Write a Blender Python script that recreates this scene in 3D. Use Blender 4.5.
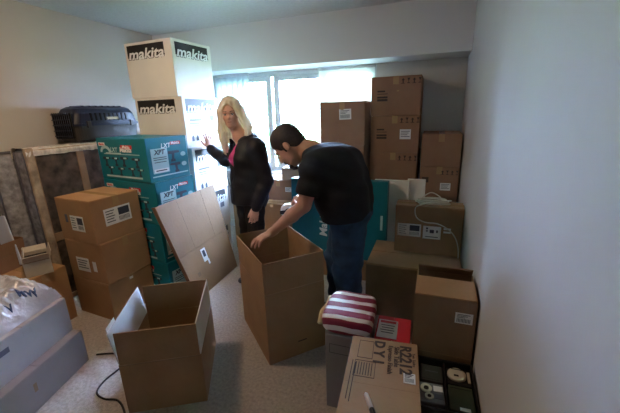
import bpy, bmesh, math, random
import numpy as np
from mathutils import Vector, Matrix, noise

for o in list(bpy.data.objects):
    bpy.data.objects.remove(o, do_unlink=True)
scene = bpy.context.scene
COL = scene.collection
random.seed(7)

# ---------------------------------------------------------------- camera
def make_camera():
    yaw, pitch, roll = .359, .2775, -.0302
    f = Vector((-math.sin(yaw)*math.cos(pitch), math.cos(yaw)*math.cos(pitch), -math.sin(pitch)))
    r = Vector((math.cos(yaw), math.sin(yaw), 0)); u = r.cross(f)
    r2 = r*math.cos(roll)+u*math.sin(roll); u2 = -r*math.sin(roll)+u*math.cos(roll)
    cd = bpy.data.cameras.new('camera'); cam = bpy.data.objects.new('camera', cd); COL.objects.link(cam)
    m = Matrix((r2, u2, -f)).transposed().to_4x4(); m.translation = (0, 0, 1.5); cam.matrix_world = m
    cd.sensor_width = 36; cd.lens = 333.3/620*36; cd.clip_start = .02
    scene.camera = cam
make_camera()

# ---------------------------------------------------------------- sky and exposure
w = bpy.data.worlds.new('overcast_sky'); scene.world = w; w.use_nodes = True
bg = w.node_tree.nodes['Background']
bg.inputs[0].default_value = (.49, .635, 1, 1); bg.inputs[1].default_value = 115.0
scene.view_settings.view_transform = 'Standard'; scene.view_settings.look = 'None'
scene.view_settings.exposure = 0.74; scene.view_settings.gamma = 1; scene.view_settings.use_curve_mapping = False
LAMP_W = 39.0
scene.cycles.max_bounces = 12; scene.cycles.diffuse_bounces = 7; scene.cycles.transparent_max_bounces = 12

# ---------------------------------------------------------------- materials
MATS = {}
def mat(name, col, rough=.6, var=.0, vscale=8, bump=0, bscale=60, metal=0, spec=.4, trans=0, sheen=0, alpha=1, coat=0):
    if name in MATS: return MATS[name]
    m = bpy.data.materials.new(name); m.use_nodes = True; nt = m.node_tree; b = nt.nodes['Principled BSDF']
    b.inputs['Base Color'].default_value = (*col, 1); b.inputs['Roughness'].default_value = rough
    b.inputs['Metallic'].default_value = metal; b.inputs['Specular IOR Level'].default_value = spec
    b.inputs['Transmission Weight'].default_value = trans; b.inputs['Sheen Weight'].default_value = sheen
    b.inputs['Alpha'].default_value = alpha; b.inputs['Coat Weight'].default_value = coat
    tc = nt.nodes.new('ShaderNodeTexCoord')
    if var:
        n = nt.nodes.new('ShaderNodeTexNoise'); n.inputs['Scale'].default_value = vscale; n.inputs['Detail'].default_value = 5
        nt.links.new(tc.outputs['Object'], n.inputs['Vector'])
        r = nt.nodes.new('ShaderNodeValToRGB')
        r.color_ramp.elements[0].position = .3; r.color_ramp.elements[1].position = .7
        r.color_ramp.elements[0].color = (*[c*(1-var) for c in col], 1)
        r.color_ramp.elements[1].color = (*[min(1, c*(1+var)) for c in col], 1)
        nt.links.new(n.outputs['Fac'], r.inputs['Fac']); nt.links.new(r.outputs['Color'], b.inputs['Base Color'])
    if bump:
        n2 = nt.nodes.new('ShaderNodeTexNoise'); n2.inputs['Scale'].default_value = bscale; n2.inputs['Detail'].default_value = 4
        nt.links.new(tc.outputs['Object'], n2.inputs['Vector'])
        bp = nt.nodes.new('ShaderNodeBump'); bp.inputs['Strength'].default_value = bump; bp.inputs['Distance'].default_value = .01
        nt.links.new(n2.outputs['Fac'], bp.inputs['Height']); nt.links.new(bp.outputs['Normal'], b.inputs['Normal'])
    MATS[name] = m
    return m
CARD = mat('brown_cardboard', (.30, .175, .085), .75, .12, 5, .12, 40)
CARDW = mat('warm_cardboard', (.36, .20, .09), .7, .10, 5, .12, 40)
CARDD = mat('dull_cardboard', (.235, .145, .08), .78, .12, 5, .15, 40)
CARDP = mat('pale_cardboard', (.36, .245, .15), .75, .10, 5, .12, 40)
CARDR = mat('reddish_cardboard', (.27, .145, .08), .75, .10, 5, .12, 40)
CARDG = mat('greyish_cardboard', (.37, .33, .33), .7, .10, 5, .12, 30)
WHITEC = mat('white_carton', (.80, .78, .74), .5, .04, 4, .05, 40)
TEALC = mat('teal_carton', (.002, .175, .24), .42, .08, 5, .04, 40)
TEALD = mat('teal_carton_dull', (.003, .15, .20), .5, .08, 5, .04, 40)
TAPE = mat('packing_tape', (.40, .26, .13), .22, .06, 12, .05, 80, spec=.6)
PAPER = mat('label_paper', (.80, .80, .80), .5, .03, 30)
INK = mat('black_ink', (.012, .012, .016), .5)
INKB = mat('blue_black_ink', (.03, .04, .07), .5)
INKG = mat('grey_ink', (.10, .10, .13), .6)
BROWNINK = mat('dark_brown_ink', (.045, .028, .02), .6)
REDINK = mat('red_ink', (.55, .02, .03), .45)
PALEPRINT = mat('pale_print', (.42, .62, .66), .5)
WHITEINK = mat('white_ink', (.82, .84, .85), .5)
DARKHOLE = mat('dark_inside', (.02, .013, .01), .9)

# ---------------------------------------------------------------- helpers
def tag(o, label=None, cat=None, group=None, kind=None):
    if label: o['label'] = label
    if cat: o['category'] = cat
    if group: o['group'] = group
    if kind: o['kind'] = kind
    return o
def thing(name, label, cat, loc=(0, 0, 0), rz=0, group=None, rot=None):
    o = bpy.data.objects.new(name, None); COL.objects.link(o); o.location = loc
    o.empty_display_size = .05
    o.rotation_euler = rot if rot else (0, 0, rz)
    return tag(o, label, cat, group)
def link(name, me, m, parent=None, smooth=False):
    if m is not None:
        me.materials.clear()
        for q in (m if isinstance(m, (list, tuple)) else [m]): me.materials.append(q)
    if smooth: me.polygons.foreach_set('use_smooth', [True]*len(me.polygons))
    o = bpy.data.objects.new(name, me); COL.objects.link(o)
    if parent: o.parent = parent
    return o
def pyd(v, f, name='mesh'):
    me = bpy.data.meshes.new(name); me.from_pydata([tuple(p) for p in v], [], [tuple(q) for q in f]); me.update(); return me
BF = [(0, 3, 2, 1), (4, 5, 6, 7), (0, 1, 5, 4), (1, 2, 6, 5), (2, 3, 7, 6), (3, 0, 4, 7)]
def box_me(x0, x1, y0, y1, z0, z1, bev=0):
    v = [(x0, y0, z0), (x1, y0, z0), (x1, y1, z0), (x0, y1, z0), (x0, y0, z1), (x1, y0, z1), (x1, y1, z1), (x0, y1, z1)]
    me = pyd(v, BF)
    if bev:
        bm = bmesh.new(); bm.from_mesh(me)
        bmesh.ops.bevel(bm, geom=list(bm.edges), offset=bev, segments=2, affect='EDGES', profile=.5)
        bm.to_mesh(me); bm.free()
    return me
def hexa(p):   # eight free corners, bottom ring then top ring
    return pyd(p, BF)
class MB:
    """collects several solids of ONE part"""
    def __init__(s): s.v = []; s.f = []
    def add(s, v, f):
        n = len(s.v); s.v += [tuple(p) for p in v]; s.f += [tuple(i+n for i in q) for q in f]; return s
    def box(s, x0, x1, y0, y1, z0, z1):
        return s.add([(x0, y0, z0), (x1, y0, z0), (x1, y1, z0), (x0, y1, z0), (x0, y0, z1), (x1, y0, z1), (x1, y1, z1), (x0, y1, z1)], BF)
    def tube(s, pts, r, n=8, closed=False):
        pts = [Vector(p) for p in pts]; L = len(pts); rs = r if isinstance(r, (list, tuple)) else [r]*L
        rings = []
        for i, p in enumerate(pts):
            a = pts[i-1] if (i or closed) else pts[0]; b = pts[(i+1) % L] if (i < L-1 or closed) else pts[-1]
            t = (b-a).normalized(); q = Vector((0, 0, 1)) if abs(t.z) < .9 else Vector((1, 0, 0))
            e1 = t.cross(q).normalized(); e2 = t.cross(e1)
            rings.append([p+(e1*math.cos(2*math.pi*k/n)+e2*math.sin(2*math.pi*k/n))*rs[i] for k in range(n)])
        v = [q for g in rings for q in g]; f = []
        for i in range(L if closed else L-1):
            j = (i+1) % L
            for k in range(n): f.append((i*n+k, i*n+(k+1) % n, j*n+(k+1) % n, j*n+k))
        if not closed: f.append(tuple(range(n))[::-1]); f.append(tuple((L-1)*n+k for k in range(n)))
        return s.add(v, f)
    def lathe(s, prof, n=24, c=(0, 0, 0), ax='z'):
        v = []; f = []; L = len(prof)
        for (r, h) in prof:
            for k in range(n):
                a = 2*math.pi*k/n; x, y, z = r*math.cos(a), r*math.sin(a), h
                if ax == 'x': x, y, z = z, x, y
                if ax == 'y': x, y, z = y, z, x
                v.append((x+c[0], y+c[1], z+c[2]))
        for i in range(L-1):
            for k in range(n): f.append((i*n+k, i*n+(k+1) % n, (i+1)*n+(k+1) % n, (i+1)*n+k))
        f.append(tuple(range(n))[::-1]); f.append(tuple((L-1)*n+k for k in range(n)))
        return s.add(v, f)
    def build(s, name, m, parent=None, smooth=False):
        return link(name, pyd(s.v, s.f, name), m, parent, smooth)

def face_mat(face, sz):
    """matrix from a face's (u right, v up, out) frame to the box frame; sz=(w,d,h), box centred on x,y with base at z=0"""
    W, D, H = sz
    if face == 'front': c, u, v = (0, -D/2, H/2), (1, 0, 0), (0, 0, 1)
    elif face == 'back': c, u, v = (0, D/2, H/2), (-1, 0, 0), (0, 0, 1)
    elif face == 'right': c, u, v = (W/2, 0, H/2), (0, 1, 0), (0, 0, 1)
    elif face == 'left': c, u, v = (-W/2, 0, H/2), (0, -1, 0), (0, 0, 1)
    else: c, u, v = (0, 0, H), (1, 0, 0), (0, 1, 0)
    u = Vector(u); v = Vector(v); m = Matrix((u, v, u.cross(v))).transposed().to_4x4(); m.translation = c
    return m
_txt = {}
def text_me(s, size, bold=.0, shear=0, sx=1, depth=.0004):
    key = (s, size, bold, shear, sx)
    if key in _txt: return _txt[key].copy()
    cu = bpy.data.curves.new('txt', 'FONT'); cu.body = s; cu.size = size; cu.align_x = 'CENTER'; cu.align_y = 'CENTER'
    cu.offset = bold*size; cu.shear = shear; cu.extrude = depth; cu.resolution_u = 3
    o = bpy.data.objects.new('txt', cu); COL.objects.link(o)
    dg = bpy.context.evaluated_depsgraph_get(); me = bpy.data.meshes.new_from_object(o.evaluated_get(dg))
    bpy.data.objects.remove(o); bpy.data.curves.remove(cu)
    if sx != 1: me.transform(Matrix.Diagonal((sx, 1, 1, 1)))
    _txt[key] = me
    return me.copy()
def put(parent, M, name, me, m, u, v, out=.0012, rot=0):
    me.transform(M @ Matrix.Translation((u, v, out)) @ Matrix.Rotation(rot, 4, 'Z'))
    return link(name, me, m, parent)
def plate(w_, h_, t=.0012): return box_me(-w_/2, w_/2, -h_/2, h_/2, -t, 0)
def text(parent, M, s, size, u, v, m=INK, name='print', bold=.0, shear=0, sx=1, rot=0, out=.0016):
    return put(parent, M, name, text_me(s, size, bold, shear, sx), m, u, v, out, rot)
def label_sheet(parent, M, u, v, w_, h_, rot=0, kind='ship', name='shipping_label'):
    l = put(parent, M, name, plate(w_, h_), PAPER, u, v, .0016, rot)
    R = M @ Matrix.Translation((u, v, 0)) @ Matrix.Rotation(rot, 4, 'Z')
    mb = MB()
    if kind == 'ship':          # text block at left, dark barcode block at right
        for k in range(5): mb.box(-w_*.44, -w_*(.12+.05*(k % 2)), h_*(.32-.16*k), h_*(.32-.16*k)+h_*.05, 0, .0006)
        mb.box(w_*.02, w_*.44, -h_*.05, h_*.40, 0, .0006)
        for k in range(9): mb.box(w_*(.02+.047*k), w_*(.02+.047*k+.02), -h_*.38, -h_*.12, 0, .0006)
    elif kind == 'small':
        for k in range(10): mb.box(-w_*.4+w_*.08*k, -w_*.4+w_*.08*k+w_*.04, -h_*.38, -h_*.02, 0, .0006)
        for k in range(3): mb.box(-w_*.4, w_*(.35-.15*k), h_*(.32-.13*k), h_*(.32-.13*k)+h_*.05, 0, .0006)
    elif kind == 'lines':
        for k in range(4): mb.box(-w_*.4, w_*(.4-.1*(k % 3)), h_*(.28-.18*k), h_*(.28-.18*k)+h_*.06, 0, .0006)
    me = pyd(mb.v, mb.f); me.transform(R @ Matrix.Translation((0, 0, .0018)))
    link('label_print', me, INKB, l)
    return l
def carton(name, label, size, loc, rz=0, m=CARD, group=None, seam='x', tape=TAPE, bev=.004, cat='box', rot=None, gap=.004):
    """closed carton: body, two top flaps with the seam along x or y, tape that runs over the ends"""
    W, D, H = size; t = .004
    r = thing(name, label, cat, loc, rz, group, rot)
    link('box_body', box_me(-W/2, W/2, -D/2, D/2, 0, H-t, bev), m, r)
    e = .0015
    if seam == 'x':
        link('top_flap', box_me(-W/2+e, W/2-e, -D/2+e, -gap/2, H-t, H), m, r)
        link('top_flap', box_me(-W/2+e, W/2-e, gap/2, D/2-e, H-t, H), m, r)
        if tape:
            mb = MB().box(-W/2-.001, W/2+.001, -.025, .025, H, H+.0008)
            for s in (-1, 1): mb.box(min(s*W/2, s*(W/2+.001)), max(s*W/2, s*(W/2+.001)), -.025, .025, H-.07, H)
            mb.build('tape', tape, r)
    else:
        link('top_flap', box_me(-W/2+e, -gap/2, -D/2+e, D/2-e, H-t, H), m, r)
        link('top_flap', box_me(gap/2, W/2-e, -D/2+e, D/2-e, H-t, H), m, r)
        if tape:
            mb = MB().box(-.025, .025, -D/2-.001, D/2+.001, H, H+.0008)
            for s in (-1, 1): mb.box(-.025, .025, min(s*D/2, s*(D/2+.001)), max(s*D/2, s*(D/2+.001)), H-.07, H)
            mb.build('tape', tape, r)
    return r
def panel(parent, name, M, w_, h_, t, m, inner=None):
    """upright board: local x width centred, z from 0, y thickness"""
    me = box_me(-w_/2, w_/2, -t/2, t/2, 0, h_); me.transform(M); return link(name, me, m, parent)
def open_carton(name, label, size, loc, rz, m, hf, splay, t=.006, cat='box', bottom_lift=.01):
    """open carton with its four flaps standing; splay = outward lean of front, right, back, left flaps"""
    W, D, H = size; r = thing(name, label, cat, loc, rz)
    link('bottom_panel', box_me(-W/2, W/2, -D/2, D/2, 0, bottom_lift), m, r)
    S = [('front', (0, -D/2), 0, W), ('right', (W/2, 0), math.pi/2, D), ('back', (0, D/2), math.pi, W), ('left', (-W/2, 0), -math.pi/2, D)]
    out = {}
    for (k, (x, y), a, L), sp in zip(S, splay):
        M = Matrix.Translation((x, y, 0)) @ Matrix.Rotation(a, 4, 'Z')
        p = panel(r, 'side_panel', M, L, H, t, m)
        F = M @ Matrix.Translation((0, 0, H+.001)) @ Matrix.Rotation(sp, 4, 'X')
        fl = panel(p, 'flap', F, L-.006, hf, t*.8, m)
        # score line along the hinge
        link('score_line', (lambda me: (me.transform(M), me)[1])(box_me(-L/2+.004, L/2-.004, -t/2-.0008, -t/2, H-.004, H)), CARDD, p)
        out[k] = (p, M, fl, F)
    return r, out
# ---------------------------------------------------------------- room
XL, XR, YS, YB, YN, ZC, ZS = -3.16, .245, 3.38, 3.76, -2.3, 2.40, 1.961
WALL = mat('painted_wall', (.64, .63, .61), .85, .03, 2, .06, 25)
WALLR = mat('cool_white_wall', (.60, .60, .63), .85, .03, 2, .06, 25)
WALLC = mat('cream_wall', (.53, .49, .44), .85, .03, 2, .06, 25)
BEAM = mat('cool_lit_beam', (.78, .80, .83), .8, .02, 2, .05, 25)  # whiter, cooler paint stands in for the bluish light on the beam
CEIL = mat('textured_ceiling', (.66, .67, .69), .95, .05, 30, .5, 70)
CARPET = mat('grey_beige_carpet', (.42, .365, .325), .95, .22, 60, .9, 260, sheen=.2)
TRIM = mat('white_trim', (.72, .72, .72), .45)
FRAME = mat('window_vinyl', (.66, .70, .74), .4)
def struct(name, me, m): return tag(link(name, me, m), kind='structure')
struct('floor', box_me(XL-.1, XR+.1, YN-.1, YB+.1, -.1, 0), CARPET)
struct('ceiling', box_me(XL-.1, XR+.1, YN-.1, YS, ZC, ZC+.1), CEIL)
struct('wall_left', box_me(XL-.1, XL, YN-.1, YB, 0, ZC), WALLC)
struct('wall_right', box_me(XR, XR+.1, YN-.1, YB, 0, ZC), WALLR)
struct('wall_front', box_me(XL, XR, YN-.1, YN, 0, ZC), WALL)
struct('trim_1', box_me(XL, XR, YS, YB+.1, ZS, ZC+.1), BEAM)      # dropped beam over the window
WX0, WX1, WZ0, WZ1 = -2.66, -.62, .80, 1.958
wb = MB()
wb.box(XL-.1, WX0, YB, YB+.12, 0, ZS); wb.box(WX1, XR+.1, YB, YB+.12, 0, ZS); wb.box(WX0, WX1, YB, YB+.12, 0, WZ0)
wb.build('wall_back', WALL); tag(bpy.data.objects['wall_back'], kind='structure')
for nm, a in (('baseboard_left', (XL, XL+.012, YN, YB, 0, .09)), ('baseboard_right', (XR-.004, XR, YN, YB, 0, .09)), ('baseboard_back', (XL+.012, XR-.004, YB-.012, YB, 0, .09))):
    struct(nm, box_me(*a), TRIM)
# window: outer frame, sashes, panes, sill
win = bpy.data.objects.new('window_1', None); COL.objects.link(win); tag(win, kind='structure')
def glass_mat():
    m = bpy.data.materials.new('window_glass'); m.use_nodes = True; nt = m.node_tree; nt.nodes.clear()
    o = nt.nodes.new('ShaderNodeOutputMaterial'); mx = nt.nodes.new('ShaderNodeMixShader'); t = nt.nodes.new('ShaderNodeBsdfTransparent')
    g = nt.nodes.new('ShaderNodeBsdfGlossy'); g.inputs['Roughness'].default_value = .02; t.inputs[0].default_value = (.95, .98, .98, 1)
    fr = nt.nodes.new('ShaderNodeFresnel'); fr.inputs[0].default_value = 1.45
    nt.links.new(fr.outputs[0], mx.inputs[0]); nt.links.new(t.outputs[0], mx.inputs[1]); nt.links.new(g.outputs[0], mx.inputs[2]); nt.links.new(mx.outputs[0], o.inputs[0])
    return m
GLASS = glass_mat()
y0, y1 = YB+.01, YB+.09
for a in ((WX0, WX0+.07, y0-.03, y1, WZ0, WZ1), (WX1-.05, WX1, y0, y1, WZ0, WZ1), (WX0+.07, WX1-.05, y0, y1, WZ1-.05, WZ1), (WX0+.07, WX1-.05, y0, y1, WZ0, WZ0+.05)):
    link('window_frame', box_me(*a, bev=.004), FRAME, win)
for (xa, xb, yy) in ((-1.93, -1.865, y0), (-1.845, -1.775, y0+.03), (-1.265, -1.215, y0+.03), (-1.20, -1.15, y0)):
    link('mullion', box_me(xa, xb, yy, yy+.04, WZ0+.05, WZ1-.05, .003), FRAME, win)
for (xa, xb) in ((WX0+.07, -1.93), (-1.775, -1.265), (-1.15, WX1-.05)):
    link('sash_rail', box_me(xa, xb, y0+.03, y0+.06, WZ1-.10, WZ1-.05, .003), FRAME, win)
    link('sash_rail', box_me(xa, xb, y0+.03, y0+.06, WZ0+.05, WZ0+.10, .003), FRAME, win)
    link('pane', box_me(xa, xb, y0+.043, y0+.047, WZ0+.10, WZ1-.10), GLASS, win)
sill = MB().box(WX0-.03, WX1+.03, YB-.16, YB+.01, WZ0-.03, WZ0).build('window_sill', TRIM, win)
# sheer blind vanes at the left and a drawn translucent blind at the right
def sheer(name, col, tr):
    m = bpy.data.materials.new(name); m.use_nodes = True; nt = m.node_tree; nt.nodes.clear()
    o = nt.nodes.new('ShaderNodeOutputMaterial'); mx = nt.nodes.new('ShaderNodeMixShader'); t = nt.nodes.new('ShaderNodeBsdfTranslucent'); d = nt.nodes.new('ShaderNodeBsdfDiffuse')
    t.inputs[0].default_value = (*col, 1); d.inputs[0].default_value = (*col, 1); mx.inputs[0].default_value = tr
    nt.links.new(d.outputs[0], mx.inputs[1]); nt.links.new(t.outputs[0], mx.inputs[2]); nt.links.new(mx.outputs[0], o.inputs[0]); return m
VANE = sheer('sheer_vane', (.80, .84, .90), .75); SHADE = sheer('white_shade_cloth', (.97, .97, .97), .9)
bl = thing('vertical_blind', 'white translucent vertical blind vanes gathered behind the blonde woman', 'blind', (0, 0, 0))
MB().box(-2.58, -2.12, YB-.075, YB-.035, WZ1-.03, WZ1).build('head_rail', FRAME, bl)
for k in range(6):
    x = -2.54+.075*k; v = []; n = 7
    for z in (WZ0+.03, WZ1-.03):
        for s in (0, .0015):
            for i in range(n):
                q = i/(n-1)-.5; v.append((x+q*.085, YB-.055+s+.012*math.cos(q*3.1)+.012*q*2+.002*k % .01, z))
    f = []
    for i in range(n-1):
        f += [(i, i+1, 2*n+i+1, 2*n+i), (n+i+1, n+i, 3*n+i, 3*n+i+1), (i+1, i, n+i, n+i+1), (2*n+i, 2*n+i+1, 3*n+i+1, 3*n+i)]
    f += [(0, 2*n, 3*n, n), (n-1, 2*n-1, 4*n-1, 3*n-1)]
    link('vane', pyd(v, f), VANE, bl, True)
sh = thing('roller_shade', 'bright white roller shade drawn down behind the stacked cartons', 'blind', (0, 0, 0))
link('shade_cloth', box_me(-1.245, -.63, YB-.047, YB-.045, .9, WZ1-.02), SHADE, sh)
MB().tube([(-1.25, YB-.052, WZ1-.018), (-.625, YB-.052, WZ1-.018)], .016, 12).build('roller_tube', FRAME, sh, True)
link('hem_bar', box_me(-1.245, -.63, YB-.051, YB-.041, .885, .9), FRAME, sh)

# ceiling lamp in the middle of the room, above the frame
lamp = thing('ceiling_lamp', 'round flush ceiling lamp with frosted white dome above the room', 'lamp', (-1.95, 1.25, ZC))
MB().lathe([(.17, 0), (.175, -.02), (.165, -.035)], 32).build('lamp_base', TRIM, lamp, True)
dome = bpy.data.materials.new('lit_dome'); dome.use_nodes = True
db = dome.node_tree.nodes['Principled BSDF']; db.inputs['Base Color'].default_value = (.9, .88, .8, 1)
db.inputs['Emission Color'].default_value = (1, .70, .45, 1); db.inputs['Emission Strength'].default_value = LAMP_W
MB().lathe([(.155, -.035), (.15, -.055), (.125, -.08), (.08, -.098), (.02, -.105)], 32).build('lamp_dome', dome, lamp, True)

# ---------------------------------------------------------------- outside: ground and trees seen through the glass
tag(link('ground_outside', box_me(-40, 30, 4.5, 60, -3.2, -3.0), mat('grass_outside', (.12, .16, .06), .9, .2, 2)), kind='structure')
LEAF = [mat('leaf_light', (.16, .30, .10), .6), mat('leaf_mid', (.09, .20, .06), .6)]
BARK = mat('bark', (.14, .10, .07), .9, .2, 10)
def tree(x, y, z0, hgt, rad, label, n, seed):
    rg = random.Random(seed); t = thing('garden_tree', label, 'tree', (x, y, z0), 0, 'trees outside the window')
    pts = [(0, 0, 0), (.1, 0, hgt*.3), (.0, .1, hgt*.6), (.1, 0, hgt*.85)]
    mb = MB().tube(pts, [.16, .13, .09, .03], 8)
    for k in range(6):
        a = rg.random()*6.28; q = hgt*(.4+.07*k); mb.tube([(0, 0, q), (math.cos(a)*rad*.4, math.sin(a)*rad*.4, q+rad*.3), (math.cos(a)*rad*.8, math.sin(a)*rad*.8, q+rad*.4)], [.06, .04, .015], 6)
    mb.build('trunk', BARK, t)
    cs = [(rg.uniform(-.6, .6)*rad, rg.uniform(-.6, .6)*rad, hgt*.72+rg.uniform(-.55, .5)*rad, rg.uniform(.4, .65)*rad) for _ in range(9)]
    v = []; f = []
    for i in range(n):
        c = rg.choice(cs); d = Vector((rg.gauss(0, 1), rg.gauss(0, 1), rg.gauss(0, 1))).normalized()*c[3]*rg.uniform(.55, 1)
        p = Vector(c[:3])+d; a = Vector((rg.gauss(0, 1), rg.gauss(0, 1), rg.gauss(0, 1))).normalized(); b = a.orthogonal().normalized(); s = rg.uniform(.07, .13)
        k = len(v); v += [p-a*s, p+b*s*.5, p+a*s, p-b*s*.5]; f.append((k, k+1, k+2, k+3))
    o = link('foliage', pyd(v, f), LEAF[seed % 2], t); o['kind'] = 'stuff'
tree(-8.6, 9.5, -3.0, 5.6, 2.0, 'leafy green tree outside, seen through the left window pane', 1500, 3)
tree(-4.6, 9.0, -3.0, 5.2, 1.9, 'leafy green tree outside, seen through the middle window pane', 1500, 4)
# ---------------------------------------------------------------- cartons
def icons(parent, M, u, v, s, m=BROWNINK, n=4):
    """row of handling marks: arrows up, glass, umbrella"""
    mb = MB()
    for k in range(n):
        x = u+(k-(n-1)/2)*s*1.15
        if k % 2 == 0:
            mb.box(x-s*.12, x+s*.12, v-s*.5, v+s*.1, 0, .0006)
            mb.add([(x-s*.35, v+s*.05, 0), (x+s*.35, v+s*.05, 0), (x, v+s*.5, 0), (x-s*.35, v+s*.05, .0006), (x+s*.35, v+s*.05, .0006), (x, v+s*.5, .0006)], [(0, 2, 1), (3, 4, 5), (0, 1, 4, 3), (1, 2, 5, 4), (2, 0, 3, 5)])
            mb.box(x-s*.42, x+s*.42, v-s*.62, v-s*.52, 0, .0006)
        else:
            mb.add([(x-s*.3, v+s*.5, 0), (x+s*.3, v+s*.5, 0), (x+s*.08, v, 0), (x-s*.08, v, 0), (x-s*.3, v+s*.5, .0006), (x+s*.3, v+s*.5, .0006), (x+s*.08, v, .0006), (x-s*.08, v, .0006)], [(0, 1, 2, 3), (7, 6, 5, 4), (0, 4, 5, 1), (1, 5, 6, 2), (2, 6, 7, 3), (3, 7, 4, 0)])
            mb.box(x-s*.06, x+s*.06, v-s*.45, v, 0, .0006); mb.box(x-s*.3, x+s*.3, v-s*.6, v-s*.45, 0, .0006)
    me = pyd(mb.v, mb.f); me.transform(M @ Matrix.Translation((0, 0, .0014))); return link('handling_marks', me, m, parent)
def bars(parent, M, rects, m, name='print', out=.0014):
    if 1 < len(rects) < 5: bars(parent, M, rects[1:], m, name, out); rects = rects[:1]
    mb = MB()
    for (u, v, a, b) in rects: mb.box(u-a/2, u+a/2, v-b/2, v+b/2, 0, .0006)
    me = pyd(mb.v, mb.f); me.transform(M @ Matrix.Translation((0, 0, out))); return link(name, me, m, parent)
def poly(parent, M, pts, m, name='print', out=.0014, t=.0006):
    n = len(pts); v = [(x, y, 0) for x, y in pts]+[(x, y, t) for x, y in pts]
    f = [tuple(range(n))[::-1], tuple(range(n, 2*n))]+[(i, (i+1) % n, n+(i+1) % n, n+i) for i in range(n)]
    me = pyd(v, f); me.transform(M @ Matrix.Translation((0, 0, out))); return link(name, me, m, parent)

# brown cartons in front of the teal stack
gB = 'brown cartons stacked before the box spring'
lv = [0, .312, .628, .95]
labs = ['bottom brown carton of the stack standing before the wrapped box spring', 'middle brown carton of the stack before the box spring, small label at left', 'top brown carton with two shipping labels beside the wrapped box spring']
for k in range(3):
    sz = (.405, .385, lv[k+1]-lv[k]-.002)
    r = carton('cardboard_box', labs[k], sz, (-2.385+(.0, .006, -.004)[k], 1.755, lv[k]), math.radians(-4+(0, 1, -1)[k]), CARDW, gB)
    F = face_mat('front', sz); R = face_mat('right', sz)
    if k == 2:
        label_sheet(r, F, .02, -.02, .15, .115, .0); label_sheet(r, R, .0, .015, .21, .125, .02)
        bars(r, F, [(-.10, .01, .03, .06)], INKG)
    if k == 1: label_sheet(r, F, -.04, -.03, .14, .11, 0, 'lines'); bars(r, F, [(.09, -.03, .04, .08)], PAPER)
    if k == 0: bars(r, R, [(-.0, .125, .03, .02)], PAPER, 'tape_tab')

# teal tool cartons
def drill(x, y, s, fl=1):
    P = [(-.5, .18), (.35, .18), (.5, .12), (.5, .02), (.3, 0), (.05, -.02), (-.02, -.4), (.08, -.42), (.08, -.6), (-.32, -.6), (-.32, -.44), (-.22, -.4), (-.2, -.05), (-.5, -.02)]
    return [(x+fl*a*s, y+b*s) for a, b in P][::fl]
gT = 'teal tool cartons'
tl = ['teal printed tool carton on top of its stack, below the pet carrier', 'teal printed tool carton directly under the topmost teal one', 'teal printed tool carton third from the top, beside the brown cartons', 'teal printed tool carton at the bottom of its stack on the carpet']
hT = .336
for k in range(4):
    i = 3-k; sz = (.62+(.0, .02, .02, .02)[i], .385, hT-.002)
    r = carton('tool_carton', tl[i], sz, (-2.29+(0, .012, .006, .014)[i], 2.16+(0, .0, .008, .0)[i], hT*k), math.radians(-8.3+(0, 1.2, -.6, .8)[i]), TEALC, gT, tape=None, seam='x')
    F = face_mat('front', sz); R = face_mat('right', sz)
    bars(r, F, [(-.24, .118, .085, .028)], WHITEINK); text(r, F, 'Makita', .026, -.24, .118, REDINK, bold=.02, out=.0022)
    text(r, F, 'Makita', .055, .06, .078, WHITEINK, bold=.03, shear=.2)
    bars(r, F, [(.075, .10, .14, .03)], REDINK); text(r, F, 'Makita', .034, .075, .10, WHITEINK, bold=.02, out=.0022)
    poly(r, F, [(-.20+.07*math.cos(a)-.0, .055+.055*math.sin(a)) for a in [math.pi*q/10 for q in range(11)]]+[(-.20+.045*math.cos(a), .055+.03*math.sin(a)) for a in [math.pi*(10-q)/10 for q in range(11)]], PALEPRINT)
    text(r, F, 'LXT', .05, -.09, .075, PALEPRINT, bold=.02, shear=.2)
    bars(r, F, [(.0, .043, .45, .006), (-.1, .05, .2, .008)], PALEPRINT)
    for j, (x, y, s, fl) in enumerate(((-.2, .0, .10, 1), (-.09, .0, .09, -1), (.03, .005, .10, 1), (.17, .0, .10, -1), (-.16, -.075, .08, 1), (-.03, -.08, .09, 1), (.10, -.075, .085, -1), (.21, -.08, .075, 1))):
        poly(r, F, drill(x, y, s, fl), INKB, 'tool_picture'); bars(r, F, [(x+.01, y+.008, s*.35, .012)], PALEPRINT, out=.0022)
    bars(r, F, [(-.01, -.138, .46, .014)], PALEPRINT)
    # end face
    text(r, R, 'LXT', .05, -.02, .10, WHITEINK, bold=.02, shear=.2); bars(r, R, [(.075, .115, .10, .024)], REDINK); text(r, R, 'Makita', .03, .075, .115, WHITEINK, bold=.02, out=.0022)
    bars(r, R, [(-.085, -.01, .15, .19)], PALEPRINT); text(r, R, 'XPT', .05, -.085, .055, INKB, bold=.04, shear=.2, out=.0022)
    bars(r, R, [(-.085, -.085, .13, .028)], WHITEINK, out=.0024); bars(r, R, [(-.085, -.085+.0, .10, .008), (-.085, .015, .12, .005), (-.085, -.0, .12, .005), (-.085, -.02, .11, .005)], INKB, out=.0032)
    poly(r, R, drill(.05, .035, .11, 1), INKB, 'tool_picture'); poly(r, R, drill(.05, -.06, .10, -1), INKB, 'tool_picture')
    for y in (.02, -.06): poly(r, R, [(.14+.026*math.cos(a), y+.018*math.sin(a)) for a in [math.pi*q/7 for q in range(14)]], PALEPRINT)
    bars(r, R, [(-.0, -.128, .34, .010)], PALEPRINT)

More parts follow.
